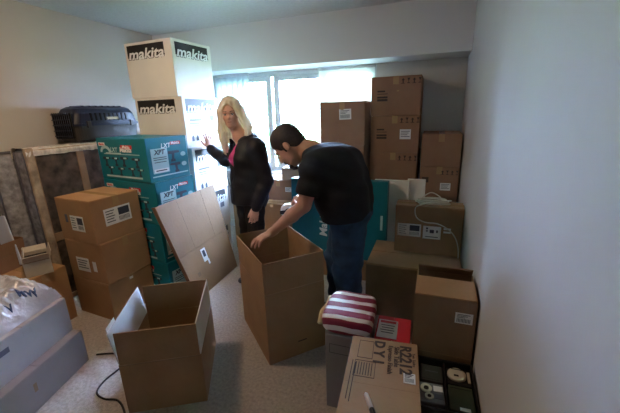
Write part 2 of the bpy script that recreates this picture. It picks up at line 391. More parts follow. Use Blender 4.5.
# tall stack of white tool cartons
gW = 'white tool cartons'
wl = ['white carton with black logo panels at the very top of the tall stack', 'white carton with black logo panel directly under the topmost white one', 'white carton touched by the hand of the blonde woman', 'white carton second from the floor in the tall white stack', 'white carton on the floor at the foot of the tall white stack']
lev = [2.108, 1.657, 1.22, .785, .39, 0]
def logo(r, M, u, v, w_, h_, inkm=INK):
    put(r, M, 'logo_panel', plate(w_, h_), inkm, u, v, .0014)
    s = h_*1.12
    text(r, M, 'makita', s, u, v-h_*.26, inkm, 'logo_outline', bold=.055, shear=.22, sx=w_/(s*2.75), out=.0018)
    text(r, M, 'makita', s, u, v-h_*.26, WHITEINK, 'logo_letters', bold=.022, shear=.22, sx=w_/(s*2.75), out=.0026)
for i in range(5):
    sz = (.53, .485, lev[i]-lev[i+1]-.002)
    r = carton('tool_carton', wl[i], sz, (-2.29+(-.012, .018, .034, .03, .02)[i], 2.64+(0, -.006, .01, 0, .0)[i], lev[i+1]), math.radians((-3, -1.5, -.5, -2, -2)[i]), WHITEC, gW, tape=None)
    F = face_mat('front', sz); R = face_mat('right', sz)
    logo(r, F, -.025, sz[2]*.34, .42, .10); logo(r, R, -.005, sz[2]*.34, .40, .10)
    if i:
        bars(r, R, [(-.10, .02, .16, .018), (-.12, -.01, .13, .01), (-.11, -.03, .15, .008), (.13, .03, .06, .05)], INKG)
        for q in (-.16, -.10): poly(r, R, [(q-.016, -.16), (q+.016, -.16), (q+.016, -.13), (q, -.105), (q-.016, -.13)], INKB, 'handling_marks')

# cartons along the back wall
def stack(name, xs, yf, depth, levels, m, labels, group, deco, rzs=None):
    W = xs[1]-xs[0]
    for i in range(len(levels)-1):
        sz = (W, depth, levels[i]-levels[i+1]-.002)
        r = carton(name, labels[i], sz, ((xs[0]+xs[1])/2, yf+depth/2, levels[i+1]), (rzs or [0]*9)[i], m[i % len(m)], group, seam='y')
        deco(i, r, face_mat('front', sz), sz)
def decoB(i, r, F, sz):
    if i < 4:
        icons(r, F, .135, .13, .042)
        if i < 2: [bars(r, F, [q], BROWNINK) for q in ((-.13, .045, .07, .014), (-.118, .022, .095, .006), (-.118, -.008, .095, .016), (-.118, -.032, .095, .020))]
        if i == 1: label_sheet(r, F, .10, .0, .10, .09, 0, 'lines')
        if i == 0: bars(r, F, [(.02, .045, .02, .012)], TAPE); bars(r, F, [(.10, .047, .12, .004)], CARDD)
stack('cardboard_box', (-.587, -.143), 3.285, .44, [1.787, 1.442, 1.10, .745, .37, 0], [CARDR, CARDR, CARDR], [
    'topmost carton of the tallest brown stack by the back wall', 'second carton from the top of the tallest brown stack, white label at right',
    'third carton from the top of the tallest brown stack', 'fourth carton from the top of the tallest brown stack', 'lowest carton of the tallest brown stack'], 'cartons in the tallest stack', decoB, [.0, .01, -.012, 0, 0])
def decoC(i, r, F, sz):
    if i: icons(r, F, .09, .095, .036); 
    if i == 1: bars(r, F, [(-.12, .02, .06, .05)], BROWNINK); label_sheet(r, F, .06, -.04, .09, .07, 0, 'lines')
stack('cardboard_box', (-.11, .228), 3.26, .46, [1.275, .98, .688, .344, 0], [CARDR], [
    'top carton of the stack in the back corner by the right wall', 'second carton of the corner stack, dark print and white label',
    'third carton of the corner stack behind the coil of cable', 'lowest carton of the corner stack by the right wall'], 'cartons in the right back corner', decoC)
def decoA(i, r, F, sz):
    if i == 0:
        label_sheet(r, F, .03, .085, .115, .095, .03, 'small'); bars(r, F, [(.0, .155, .03, .06)], TAPE, 'tape_scrap')
stack('cardboard_box', (-1.055, -.625), 3.16, .42, [1.583, 1.18, .79, .395, 0], [CARDR], [
    'carton with one white label in front of the bright window, behind the man', 'carton directly under the one with the white label before the window', 'third carton down in the stack before the window', 'lowest carton of the stack before the window'], 'cartons stacked before the window', decoA, [.02, 0, 0, 0])
# cartons under the sill
r = carton('cardboard_box', 'dark brown carton under the sill beside the blonde woman', (.44, .34, .80), (-1.56, 3.36, 0), 0, CARDR, None, seam='y')
label_sheet(r, face_mat('front', (.44, .34, .80)), .12, .30, .07, .05, 0, 'lines')
carton('cardboard_box', 'brown carton behind the bent man between sill and window stack', (.20, .36, .78), (-1.19, 3.37, 0), 0, CARD, None)
carton('cardboard_box', 'small tan carton standing on the dark one below the window', (.235, .24, .13), (-1.395, 3.32, .801), .05, CARDP, None, seam='x')
carton('cardboard_box', 'tan carton behind the open box, left of the teal flat carton', (.46, .18, .585), (-1.52, 3.085, 0), .04, CARDW, None)
carton('cardboard_box', 'brown carton between white stack and blonde woman', (.30, .34, .78), (-1.935, 3.26, 0), .0, CARD, None)

# teal flat carton behind the man, leaning back
sz = (.885, .10, .72)
r = carton('tool_carton', 'large flat teal carton leaning behind the bent man', sz, (-.785, 2.805, .19), 0, TEALD, None, tape=None, rot=(math.radians(-3), 0, 0))
carton('cardboard_box', 'low brown carton on the floor carrying the flat teal carton', (.80, .16, .185), (-.80, 2.81, 0), 0, CARD, None)
F = face_mat('front', sz)
label_sheet(r, F, -.315, .27, .11, .12, 0, 'lines'); poly(r, F, [(-.315+.025*math.cos(a), .27+.03*math.sin(a)) for a in [math.pi*q/8 for q in range(16)]], INK, out=.004)
bars(r, F, [(-.41, .17, .03, .04), (.40, .0, .02, .13)], PALEPRINT)
text(r, F, 'Makita', .10, -.125, -.04, WHITEINK, bold=.03, shear=.15, rot=math.pi/2); bars(r, F, [(-.125, .15, .045, .07)], REDINK)
# white boards beside it
r = tag(link('foam_board', box_me(-.15, .15, -.02, .02, 0, .90, .004), WHITEC), 'wide white foam board behind the flat teal carton', 'board'); r.location = (-.33, 2.94, .0); r.rotation_euler = (-.02, 0, 0)
r = tag(link('foam_board', box_me(-.075, .075, -.02, .02, 0, .905, .004), WHITEC), 'narrow white foam board behind the box carrying the cable', 'board'); r.location = (-.125, 2.99, .0); r.rotation_euler = (-.02, 0, 0)

# box with the cable, its carrier, and the boxes by the right wall
sz = (.478, .17, .372)
cb = carton('cardboard_box', 'brown carton with two white labels carrying a coil of white cable', sz, (-.0045, 2.585, .43), 0, CARD, None)
F = face_mat('front', sz)
label_sheet(cb, F, -.133, -.005, .17, .10, 0, 'ship')
l = put(cb, F, 'shipping_label', plate(.125, .10), PAPER, .03, -.012, .0016); bars(l, F, [(.03, -.002, .03, .026), (-.005, .02, .014, .014), (-.005, -.0, .012, .012), (.066, -.0, .012, .02), (.03, -.045, .09, .006)], INKB, 'label_print', .0024)
bars(cb, F, [(.135, .025, .05, .014), (.135, -.0, .05, .014)], PAPER)
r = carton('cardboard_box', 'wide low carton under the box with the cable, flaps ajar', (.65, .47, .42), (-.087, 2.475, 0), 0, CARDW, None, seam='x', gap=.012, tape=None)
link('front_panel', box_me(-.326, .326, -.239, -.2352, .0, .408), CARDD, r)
# tall box with a half-closed lid
def half_box():
    W, D, H = .272, .27, .652; t = .006; r = thing('cardboard_box', 'tall brown carton by the right wall, front flap folded half shut', 'box', (.097, 1.625, 0), 0)
    link('bottom_panel', box_me(-W/2, W/2, -D/2, D/2, 0, .01), CARDD, r)
    for nm, a in (('side_panel', (-W/2, W/2, -D/2, -D/2+t, .01, H)), ('side_panel', (-W/2, W/2, D/2-t, D/2, .01, H)), ('side_panel', (-W/2, -W/2+t, -D/2+t, D/2-t, .01, H)), ('side_panel', (W/2-t, W/2, -D/2+t, D/2-t, .01, H))):
        link(nm, box_me(*a), CARDD, r)
    me = box_me(-W/2+.002, W/2-.002, 0, .17, 0, .005); me.transform(Matrix.Translation((0, -D/2, H+.001)) @ Matrix.Rotation(.05, 4, 'X')); link('flap', me, CARDW, r)  # front flap in lighter card: light from above put into its colour
    me = box_me(-W/2+.004, W/2-.004, -.06, 0, 0, .005); me.transform(Matrix.Translation((0, D/2-.004, H)) @ Matrix.Rotation(-.9, 4, 'X')); link('flap', me, CARDD, r)
    F = face_mat('front', (W, D, H)); label_sheet(r, F, .085, .235, .075, .055, 0, 'small')
    bars(r, F, [(0, .02, W, .003)], CARD, 'score_line')
half_box()

# printed carton in the foreground
sz = (.27, .52, .55)
r = carton('cardboard_box', 'light brown carton with R2212 print and a marker lying on it', sz, (-.122, .985, 0), math.radians(5), mat('tan_cardboard', (.37, .225, .12), .75, .10, 5, .12, 40), None, seam='x', tape=None, gap=.0005)
T = face_mat('top', sz)
Rr = -math.pi/2
text(r, T, 'R2212', .062, .085, .155, BROWNINK, bold=.03, rot=Rr); text(r, T, 'Two Tables', .016, .118, .16, BROWNINK, rot=Rr)
text(r, T, 'Side Table', .028, .052, .165, BROWNINK, bold=.02, rot=Rr); text(r, T, 'Espresso Finish', .026, .028, .145, BROWNINK, bold=.015, rot=Rr)
text(r, T, 'D Y 1', .058, -.018, .175, BROWNINK, bold=.04, rot=Rr)
label_sheet(r, T, .10, .06, .042, .05, 0, 'small')
mb = MB()
for (x0, x1, y0_, y1_) in ((-.10, -.04, .13, .235), (-.105, -.025, .03, .115)):
    for a in ((x0, x1, y0_, y0_+.002), (x0, x1, y1_-.002, y1_), (x0, x0+.002, y0_, y1_), (x1-.002, x1, y0_, y1_)): mb.box(*a, sz[2]+.001, sz[2]+.0018)
for k in range(7): mb.box(-.10+.01*k, -.097+.01*k, .04, .105, sz[2]+.001, sz[2]+.0018)
for k in range(4): mb.box(-.115-.0+.012*(k % 2), -.112+.012*(k % 2), -.06-.01*k, .11-.01*k, sz[2]+.001, sz[2]+.0018)
mb.build('print', BROWNINK, r)
mk = thing('marker_pen', 'black marker pen with silver barrel lying on the printed carton', 'pen', (-.165, .93, .5605), 0)
mk.rotation_euler = (0, 0, math.radians(-62))
MB().lathe([(.0035, 0), (.0075, .006), (.0080, .03), (.0080, .065)], 14, ax='x').build('barrel', mat('silver_barrel', (.75, .75, .76), .3), mk, True)
MB().lathe([(.0085, .065), (.009, .07), (.009, .125), (.007, .13)], 14, ax='x').build('pen_cap', INK, mk, True)
MB().box(.07, .122, -.002, .002, .008, .0115).build('clip', INK, mk)

# grey box with the striped pack on it, red box
GREYB = mat('grey_carton', (.30, .30, .32), .55, .06, 5, .06, 40)
sz = (.205, .27, .448)
r = carton('grey_box', 'grey carton under the red and white striped pack', sz, (-.343, 1.475, 0), math.radians(1), GREYB, None)
F = face_mat('front', sz); bars(r, F, [(-.03, .17, .10, .003), (-.03, .12, .10, .003), (-.08, .145, .003, .05), (.02, .145, .003, .05)], INKG)
def stripe_mat():
    m = bpy.data.materials.new('striped_wrap'); m.use_nodes = True; nt = m.node_tree; b = nt.nodes['Principled BSDF']; b.inputs['Roughness'].default_value = .55
    tc = nt.nodes.new('ShaderNodeTexCoord'); sp = nt.nodes.new('ShaderNodeSeparateXYZ'); nt.links.new(tc.outputs['Object'], sp.inputs[0])
    ns = nt.nodes.new('ShaderNodeTexNoise'); ns.inputs['Scale'].default_value = 9; nt.links.new(tc.outputs['Object'], ns.inputs['Vector'])
    ad = nt.nodes.new('ShaderNodeMath'); ad.operation = 'MULTIPLY_ADD'; ad.inputs[1].default_value = .02; nt.links.new(ns.outputs['Fac'], ad.inputs[0]); nt.links.new(sp.outputs['Y'], ad.inputs[2])
    mu = nt.nodes.new('ShaderNodeMath'); mu.operation = 'MULTIPLY'; mu.inputs[1].default_value = 14.0; sz_ = nt.nodes.new('ShaderNodeMath'); sz_.operation = 'ADD'; nt.links.new(ad.outputs[0], sz_.inputs[0]); nt.links.new(sp.outputs['Z'], sz_.inputs[1]); nt.links.new(sz_.outputs[0], mu.inputs[0])
    fr = nt.nodes.new('ShaderNodeMath'); fr.operation = 'FRACT'; nt.links.new(mu.outputs[0], fr.inputs[0])
    gt = nt.nodes.new('ShaderNodeMath'); gt.operation = 'GREATER_THAN'; gt.inputs[1].default_value = .60; nt.links.new(fr.outputs[0], gt.inputs[0])
    mx = nt.nodes.new('ShaderNodeMix'); mx.data_type = 'RGBA'; mx.inputs[6].default_value = (.20, .003, .03, 1); mx.inputs[7].default_value = (.78, .76, .76, 1)
    nt.links.new(gt.outputs[0], mx.inputs[0]); nt.links.new(mx.outputs[2], b.inputs['Base Color'])
    return m
def pillow(name, W, D, H, m, parent, n=3.2, seed=1, amp=.006, N=40):
    v = []; f = []; K = N//2
    for i in range(K+1):
        ph = -math.pi/2+math.pi*i/K
        for j in range(N):
            th = 2*math.pi*j/N
            sg = lambda q, e: math.copysign(abs(q)**e, q)
            e1, e2 = 2/n, 2/5
            x = W/2*sg(math.cos(ph), e1)*sg(math.cos(th), e2); y = D/2*sg(math.cos(ph), e1)*sg(math.sin(th), e2); z = H/2*sg(math.sin(ph), e1)
            d = noise.noise(Vector((x*14+seed*9, y*14, z*14)))*amp
            v.append((x+d, y+d, z+H/2+(d if z > -H*.4 else 0)))
    for i in range(K):
        for j in range(N): f.append((i*N+j, i*N+(j+1) % N, (i+1)*N+(j+1) % N, (i+1)*N+j))
    return link(name, pyd(v, f), m, parent, True)
sp_ = thing('striped_pack', 'dark red and white striped soft pack on the grey carton', 'pack', (-.348, 1.472, .449), math.radians(2))
pillow('wrap', .25, .285, .10, stripe_mat(), sp_, 5, amp=.004)
MB().tube([(-.134, -.10, .03), (-.139, -.04, .055), (-.136, .05, .04), (-.131, .11, .055)], .014, 8).build('crumpled_edge', mat('cream_paper', (.62, .5, .3), .7, .2, 30, .3, 40), sp_, True)
RED = mat('red_carton', (.52, .012, .02), .4, .06, 6)
sz = (.172, .20, .41)
r = carton('red_box', 'bright red carton with a white label next to the striped pack', sz, (-.135, 1.53, 0), math.radians(2), RED, None, tape=None, seam='y')
T = face_mat('top', sz); l = put(r, T, 'label_sheet', plate(.098, .15), PAPER, -.028, -.012, .002)
bars(l, T, [(-.028, .045, .08, .02)], REDINK, 'label_print', .0026); bars(l, T, [(-.028, .015-.02*k, .07-.01*(k % 2), .006) for k in range(4)], INKG, 'label_print', .0026)

# black crate with four cases
BLK = mat('black_plastic', (.012, .012, .014), .45, .1, 20)
cr = thing('plastic_crate', 'black plastic crate full of cases beside the right wall', 'crate', (.117, 1.305, 0), math.radians(2))
W, D, H = .243, .30, .345
for a in ((-W/2, W/2, -D/2, -D/2+.008, .0, H), (-W/2, W/2, D/2-.008, D/2, .0, H), (-W/2, -W/2+.008, -D/2+.008, D/2-.008, .0, H), (W/2-.008, W/2, -D/2+.008, D/2-.008, .0, H)): link('crate_wall', box_me(*a, bev=.002), BLK, cr)
link('crate_floor', box_me(-W/2+.008, W/2-.008, -D/2+.008, D/2-.008, 0, H-.055), BLK, cr)
link('divider', box_me(-.004, .004, -D/2+.008, D/2-.008, H-.055, H-.012), BLK, cr)
CASES = [('grey_case', 'flat dark grey case in the black crate, far left', (.05, .052, .056), -.057, .066, .098, .10),
         ('white_controller', 'cream coloured oval gadget in the black crate, far right', (.013, .013, .014), .059, .072, .105, .095),
         ('reel_cassette', 'grey cassette with two pale reels in the black crate, near left', (.16, .16, .18), -.057, -.052, .10, .11),
         ('green_case', 'flat dark green case in the black crate, near right', (.045, .055, .035), .059, -.05, .10, .135)]
for (nm, lb, c, x, y, a, b) in CASES:
    mm = mat(nm+'_plastic', c, .4, .1, 20)
    M = Matrix.Translation(cr.location) @ Matrix.Rotation(math.radians(2), 4, 'Z')
    p = M @ Vector((x, y, H-.0545)); t = thing(nm, lb, 'case', p, math.radians(2)+(.06 if 'reel' in nm else 0))
    link('case_body', box_me(-a/2, a/2, -b/2, b/2, 0, .038, .004), mm, t)
    CREAM = mat('cream_plastic', (.60, .56, .48), .4); 
    if nm == 'grey_case': link('title_strip', box_me(-.028, .028, .005, .011, .038, .0386), INKG, t); link('lid_line', box_me(-a/2+.006, a/2-.006, -.042, -.040, .038, .0388), BLK, t)
    if nm == 'white_controller':
        MB().lathe([(.040, 0), (.040, .008), (.034, .014), (.01, .016)], 28, c=(-.008, .005, .038)).build('gadget_body', CREAM, t, True)
        link('button', box_me(-.022, -.002, -.015, -.006, .052, .0555, .001), BLK, t)
        link('slot', box_me(-.03, .016, .026, .032, .049, .0535, .001), BLK, t)
        link('strap', box_me(.036, .048, -.03, .035, .038, .043, .002), CREAM, t)
    if nm == 'reel_cassette':
        for (cx, cy, rr) in ((-.022, .02, .024), (-.012, -.022, .018)):
            MB().lathe([(rr, 0), (rr, .004), (rr*.5, .0042), (rr*.5, .0005)], 20, c=(cx, cy, .038)).build('reel', CREAM, t); MB().lathe([(rr*.42, 0), (rr*.42, .0046)], 14, c=(cx, cy, .038)).build('reel_hole', BLK, t)
        link('title_strip', box_me(.008, .046, .01, .04, .038, .0392), PAPER, t); link('title_strip', box_me(.01, .044, -.03, -.005, .038, .039), INKG, t)
    if nm == 'green_case': link('title_strip', box_me(-.01, .03, -.064, -.048, .038, .039), PAPER, t); link('lid_line', box_me(-a/2+.008, a/2-.008, .05, .053, .038, .0388), BLK, t)

# ---------------------------------------------------------------- open cartons
r, P = open_carton('open_cardboard_box', 'empty open brown carton with raised flaps in the left foreground', (.395, .475, .30), (-1.36, 1.27, 0), math.radians(30), CARD, .185, (.0, -.03, -.03, .14))
p, M, fl, Fm = P['left']
for q_ in ('left', 'right'): P[q_][2].data.materials[0] = mat('pale_flap_card', (.66, .64, .63), .6, .05, 8)  # left and right flaps paler than the rest of the carton
me = plate(.10, .075); me.transform(Fm @ Matrix.Translation((.17, -.004, .17)) @ Matrix.Rotation(math.pi/2, 4, 'X')); link('shipping_label', me, PAPER, fl)
r, P = open_carton('open_cardboard_box', 'tall open brown carton the bent man reaches into', (.388, .545, .48), (-.928, 1.8375, 0), math.radians(47), CARD, .20, (.02, .0, .03, .015))
p, M, fl, Fm = P['front']
bars(p, M @ Matrix.Rotation(math.pi/2, 4, 'X') @ Matrix.Translation((0, 0, .003)), [(.03, .10, .06, .008)], BROWNINK, out=.0005)

# flattened cartons leaning on the teal stack
fc = thing('flattened_carton', 'large flattened brown carton leaning against the teal stack', 'carton', (0, 0, 0))
c0, c1, c2, c3 = [Vector(q) for q in ((-1.775, 1.995, .0), (-1.80, 2.64, .01), (-1.795, 2.55, .885), (-1.885, 1.80, .858))]
n0_ = (c1-c0).cross(c3-c0).normalized(); c2 = c2-n0_*(c2-c0).dot(n0_)
nrm = (c1-c0).cross(c3-c0).normalized()
if nrm.x < 0: nrm = -nrm
def bil(u, v): return c0*(1-u)*(1-v)+c1*u*(1-v)+c2*u*v+c3*(1-u)*v
def sheet(name, u0, u1, v0, v1, d0, d1, m, par=fc, lift=(0, 0, 0, 0)):
    q = [bil(u0, v0), bil(u1, v0), bil(u1, v1), bil(u0, v1)]
    return link(name, hexa([a+nrm*(d0+l) for a, l in zip(q, lift)]+[a+nrm*(d1+l) for a, l in zip(q, lift)]), m, par)
sheet('lower_panel', .0, 1, .0, .478, -.006, 0, CARD)
sheet('upper_panel', .0, 1, .484, 1, -.006, 0, CARD)
sheet('back_panel', .012, 1.0, .02, .99, -.034, -.028, CARD); sheet('edge_fold', .0, .008, .0, 1, -.034, -.006, CARDD)
sheet('top_edge', .0, 1, .985, .99, -.028, -.006, CARDP)  # top edge in paler card: window light painted into the colour
sheet('score_line', .30, .305, .484, 1, 0, .0008, CARDD); sheet('score_line', .72, .725, .484, 1, 0, .0008, CARDD)
lab = sheet('shipping_label', .36, .45, .30, .44, 0, .0012, PAPER); sheet('label_print', .38, .43, .35, .42, .0012, .002, INKB, lab); sheet('packing_slip', .43, .46, .25, .31, 0, .0012, PAPER)
mk2 = sheet('recycling_mark', .17, .22, .20, .245, 0, .0006, CARDD)

# ---------------------------------------------------------------- left foreground pile
PURP = mat('pale_grey_carton', (.38, .345, .34), .6, .08, 4, .1, 30)
PURD = mat('brown_grey_carton', (.24, .20, .185), .65, .08, 4, .1, 30)
rz = .27; ax = Vector((math.cos(rz), math.sin(rz))); ay = Vector((-math.sin(rz), math.cos(rz)))
def corner(c, W, D): q = Vector(c)-ax*W/2-ay*D/2; return q
q = corner((-2.0, 1.185), .62, .62)
r = carton('cardboard_box', 'dull brown carton under the pale one in the left foreground', (.62, .62, .225), (q.x, q.y, 0), rz, PURD, None, tape=None)
bars(r, face_mat('right', (.62, .62, .225)), [(-.05, .02, .02, .05)], CARDD)
q = corner((-2.055, 1.17), .60, .58)
upb = carton('cardboard_box', 'pale grey carton topped with plastic film in the left foreground', (.60, .58, .225), (q.x, q.y, .226), rz, PURP, None, tape=None)
R = face_mat('right', (.60, .58, .225)); bars(upb, R, [(-.06, -.06, .025, .02), (.02, .07, .05, .03)], CARDG); bars(upb, R, [(-.12, .05, .06, .03)], INKG)
# crumpled wrapped bundle on it
FILM = mat('crinkled_film', (.47, .47, .53), .12, .25, 6, .9, 18, spec=.8, coat=.5)
bd = thing('wrapped_bundle', 'white bundle under crinkled clear film with dark blue print, left foreground', 'bundle', (q.x-.02, q.y+.03, .4515), rz)
N = 60; v = []; f = []
for i in range(N+1):
    for j in range(N+1):
        u_, v_ = i/N-.5, j/N-.5; e = max(abs(u_), abs(v_))*2
        z = .17*max(0, 1-e**6)*(1-.7*u_+.35*v_)
        p_ = Vector((u_*7, v_*7, 0))
        z *= 1+.25*noise.noise(p_)+.18*abs(noise.noise(p_*2.3))
        z += .010*abs(noise.noise(p_*4.7))*(1 if e < .97 else 0)
        v.append((u_*.56, v_*.54, max(0, z)+.0008))
n1 = N+1
for i in range(N):
    for j in range(N): f.append((i*n1+j, (i+1)*n1+j, (i+1)*n1+j+1, i*n1+j+1))
nv = len(v); v += [(-.28, -.27, 0), (.28, -.27, 0), (.28, .27, 0), (-.28, .27, 0)]
f.append((nv+3, nv+2, nv+1, nv))
link('film', pyd(v, f), FILM, bd, True)
def zb(x, y):
    i = min(N, max(0, round((x/.56+.5)*N))); j = min(N, max(0, round((y/.54+.5)*N))); return v[i*n1+j][2]
def drape_text(s, size, x, y, rot, m, name='print'):
    me = text_me(s, size, .04)
    me = me.copy(); me.transform(Matrix.Translation((x, y, 0)) @ Matrix.Rotation(rot, 4, 'Z'))
    for p_ in me.vertices: p_.co.z = p_.co.z+zb(p_.co.x, p_.co.y)+.005
    link(name, me, m, bd)
drape_text('MW', .05, .225, .12, 1.2, mat('navy_ink', (.02, .05, .14), .4)); drape_text('V', .045, .235, .0, 1.2, MATS['navy_ink'])

# cartons behind it, against the box spring
carton('cardboard_box', 'brown carton on the carpet between box spring and wrapped bundle', (.34, .30, .44), (-2.72, 1.36, 0), .0, CARDW, None)
BEIGE = mat('beige_carton', (.50, .44, .36), .6, .06, 6)
r, P = open_carton('open_carton', 'small beige carton with dark inside next to the box spring', (.24, .15, .11), (-2.665, 1.40, .4415), -.5, BEIGE, .05, (-.3, .5, .3, .9))
bars(P['front'][0], P['front'][1] @ Matrix.Rotation(math.pi/2, 4, 'X') @ Matrix.Translation((0, .055, .003)), [(0, .02-.012*k, .12, .003) for k in range(4)], INKG)
link('dark_sheet', box_me(-.11, .11, -.065, .065, .085, .09), DARKHOLE, r)  # near-black sheet across the inside, just below the rim
carton('cardboard_box', 'brown carton under the small open brown one at the left edge', (.30, .34, .44), (-2.985-.06, 1.30, 0), 0, CARDD, None)
r, P = open_carton('open_carton', 'small open brown carton holding white paper at the left edge', (.26, .26, .12), (-2.985, 1.31, .4415), .15, CARDR, .09, (.1, .1, .0, .1))
wp = tag(link('paper_sheet', box_me(-.055, .055, -.006, .006, 0, .385, .003), mat('pale_blue_paper', (.62, .68, .78), .6, .04, 10)), 'pale blue white paper standing in the small open carton', 'paper'); wp.location = (-2.895, 1.385, .453); wp.rotation_euler = (0, -.1, .3)
# ---------------------------------------------------------------- box spring in plastic wrap
FAB = mat('grey_damask', (.27, .27, .29), .8, .4, 26, .3, 60)
DARKF = mat('dark_backing_cloth', (.085, .06, .042), .5, .75, 12, .3, 25)
WOOD = mat('pale_timber', (.30, .19, .10), .6, .15, 10)
FILMY = mat('cloudy_wrap', (.40, .32, .23), .25, .35, 14, .8, 30, spec=.7, coat=.3)
bs = thing('box_spring', 'grey box spring wrapped in plastic standing on edge along the left wall', 'box spring', (-2.945, 2.26, 0), 0)
L, Tk, Hh = 1.28, .16, 1.285
link('fabric_body', box_me(-Tk/2, Tk/2-.012, -L/2, L/2, 0, Hh, .03), FAB, bs)
link('backing_cloth', box_me(Tk/2-.012, Tk/2-.004, -L/2+.03, L/2-.03, .03, Hh-.03), DARKF, bs)
for a in ((-L/2+.0, -L/2+.055, .0, Hh), (L/2-.055, L/2, .0, Hh)): link('frame_rail', box_me(Tk/2-.010, Tk/2+.004, a[0], a[1], a[2], a[3], .004), WOOD, bs)
for a in ((Hh-.05, Hh-.005), (.005, .05), (.53, .60)): link('frame_rail', box_me(Tk/2-.010, Tk/2+.004, -L/2+.055, L/2-.055, a[0], a[1], .004), WOOD, bs)
for y in (-.23, .15, .45): link('slat', box_me(Tk/2-.009, Tk/2+.002, y-.032, y+.032, .05, Hh-.05, .003), WOOD, bs)
for x in (-.06, .055):
    pts = [(x, -L/2-.004, .03)]+[(x, -L/2-.004, .03+(Hh-.06)*k/8) for k in range(1, 9)]+[(x, -L/2+.03, Hh+.003)]+[(x, L/2-.03, Hh+.003)]
    MB().tube(pts, .007, 6).build('piping', INKG, bs, True)
# film folded over the top and the near corner
v = []; f = []; nu, nw = 60, 12
prof = [(Tk/2+.009, -.05), (Tk/2+.010, -.03), (Tk/2+.009, -.015), (Tk/2-.02, .007), (.03, .011), (0, .010), (-.03, .011), (-Tk/2+.02, .008), (-Tk/2-.002, -.02), (-Tk/2-.004, -.07)]
for i in range(nu+1):
    y = -L/2-.008+(L+.016)*i/nu
    for k, (x, z) in enumerate(prof):
        d = .007*abs(noise.noise(Vector((y*16, x*20, z*30))))
        v.append((x+(d if k < 3 else 0), y, Hh+z+(d if k >= 3 else -d*2 if k == 0 else 0)))
m_ = len(prof)
for i in range(nu):
    for k in range(m_-1): f.append((i*m_+k, i*m_+k+1, (i+1)*m_+k+1, (i+1)*m_+k))
o = link('plastic_wrap', pyd(v, f), mat('milky_wrap', (.62, .58, .52), .2, .3, 22, .8, 40, spec=.7, coat=.4), bs, True)
v = []; f = []
for i in range(41):
    z = .25+(Hh-.24)*i/40
    for k in range(7):
        q = k/6; x = Tk/2+.010 if k > 2 else Tk/2+.009-(2-k)*.010; y = -L/2-.010 if k <= 2 else -L/2-.010+(k-2)*.013
        d = .008*abs(noise.noise(Vector((z*13, k*.9, 3))))
        v.append((x+(d if k > 2 else 0), y-(d if k <= 2 else 0), z))
for i in range(40):
    for k in range(6): f.append((i*7+k, i*7+k+1, (i+1)*7+k+1, (i+1)*7+k))
link('plastic_wrap', pyd(v, f), FILMY, bs, True)

# mattress between the box spring and the wall
mt = thing('mattress', 'grey patterned mattress standing on edge behind the wrapped box spring', 'mattress', (-3.096, 2.17, 0), 0)
link('mattress_body', box_me(-.059, .059, -.68, .68, 0, 1.262, .045), FAB, mt, True)
for x in (-.045, .045):
    MB().tube([(x, -.683, .05), (x, -.683, 1.20), (x, -.66, 1.247), (x, -.62, 1.264), (x, .62, 1.264)], .006, 6).build('piping', INKG, mt, True)

# ---------------------------------------------------------------- pet carrier
NAVY = mat('navy_plastic', (.012, .018, .040), .42, .1, 10); GREYP = mat('grey_plastic', (.045, .043, .042), .5, .08, 10)
pc = thing('pet_carrier', 'dark navy pet carrier with grille door on the box spring', 'pet carrier', (-2.985, 2.365, 1.306), 0); pc.scale = (1, .90, 1)
def shell(name, rows, m, n=20):
    """rows: (z, half width, half length, corner)"""
    v = []; f = []
    for (z, a, b) in rows:
        for j in range(n):
            t = 2*math.pi*j/n; s = lambda q: math.copysign(abs(q)**.35, q)
            v.append((a*s(math.cos(t)), b*s(math.sin(t)), z))
    for i in range(len(rows)-1):
        for j in range(n): f.append((i*n+j, i*n+(j+1) % n, (i+1)*n+(j+1) % n, (i+1)*n+j))
    f.append(tuple(range(n))[::-1]); f.append(tuple((len(rows)-1)*n+j for j in range(n)))
    return link(name, pyd(v, f), m, pc)
shell('lower_shell', [(0, .125, .35), (.012, .132, .362), (.13, .146, .376)], GREYP, 40)
shell('rim', [(.13, .156, .388), (.15, .156, .388)], NAVY, 40)
shell('upper_shell', [(.15, .146, .376), (.235, .138, .345), (.275, .120, .315), (.292, .09, .28), (.298, .05, .24)], NAVY, 40)
for k in range(9):
    y = -.20+.05*k
    if not 3 <= k <= 5: pass
    me = box_me(-.003, .004, -.009, .009, -.032, .032, .0015); me.transform(Matrix.Translation((.1405, y, .205)) @ Matrix.Rotation(-.10, 4, 'Y')); link('vent_slot', me, mat('slot_black', (.004, .004, .006), .8), pc)
for k in range(7): link('roof_rib', box_me(-.085, .085, -.22+.07*k, -.205+.07*k, .288, .302, .004), NAVY, pc)
me = box_me(-.002, .004, -.065, .065, -.011, .011, .001); me.transform(Matrix.Translation((.143, .03, .19)) @ Matrix.Rotation(-.08, 4, 'Y')); link('name_plate', me, mat('cream_label', (.55, .48, .30), .5), pc)
for y in (-.25, .25): link('latch', box_me(.15, .164, y-.02, y+.02, .115, .17, .003), GREYP, pc)
dr = link('door_frame', box_me(-.11, .11, -.384, -.372, .03, .24, .004), MATS['slot_black'], pc)
for k in range(9): MB().tube([(-.10+.025*k, -.391, .028), (-.10+.025*k, -.391, .245)], .004, 6).build('door_bar', NAVY, pc, True)
for k in range(5): MB().tube([(-.108, -.397, .05+.045*k), (.108, -.397, .05+.045*k)], .004, 6).build('door_bar', NAVY, pc, True)

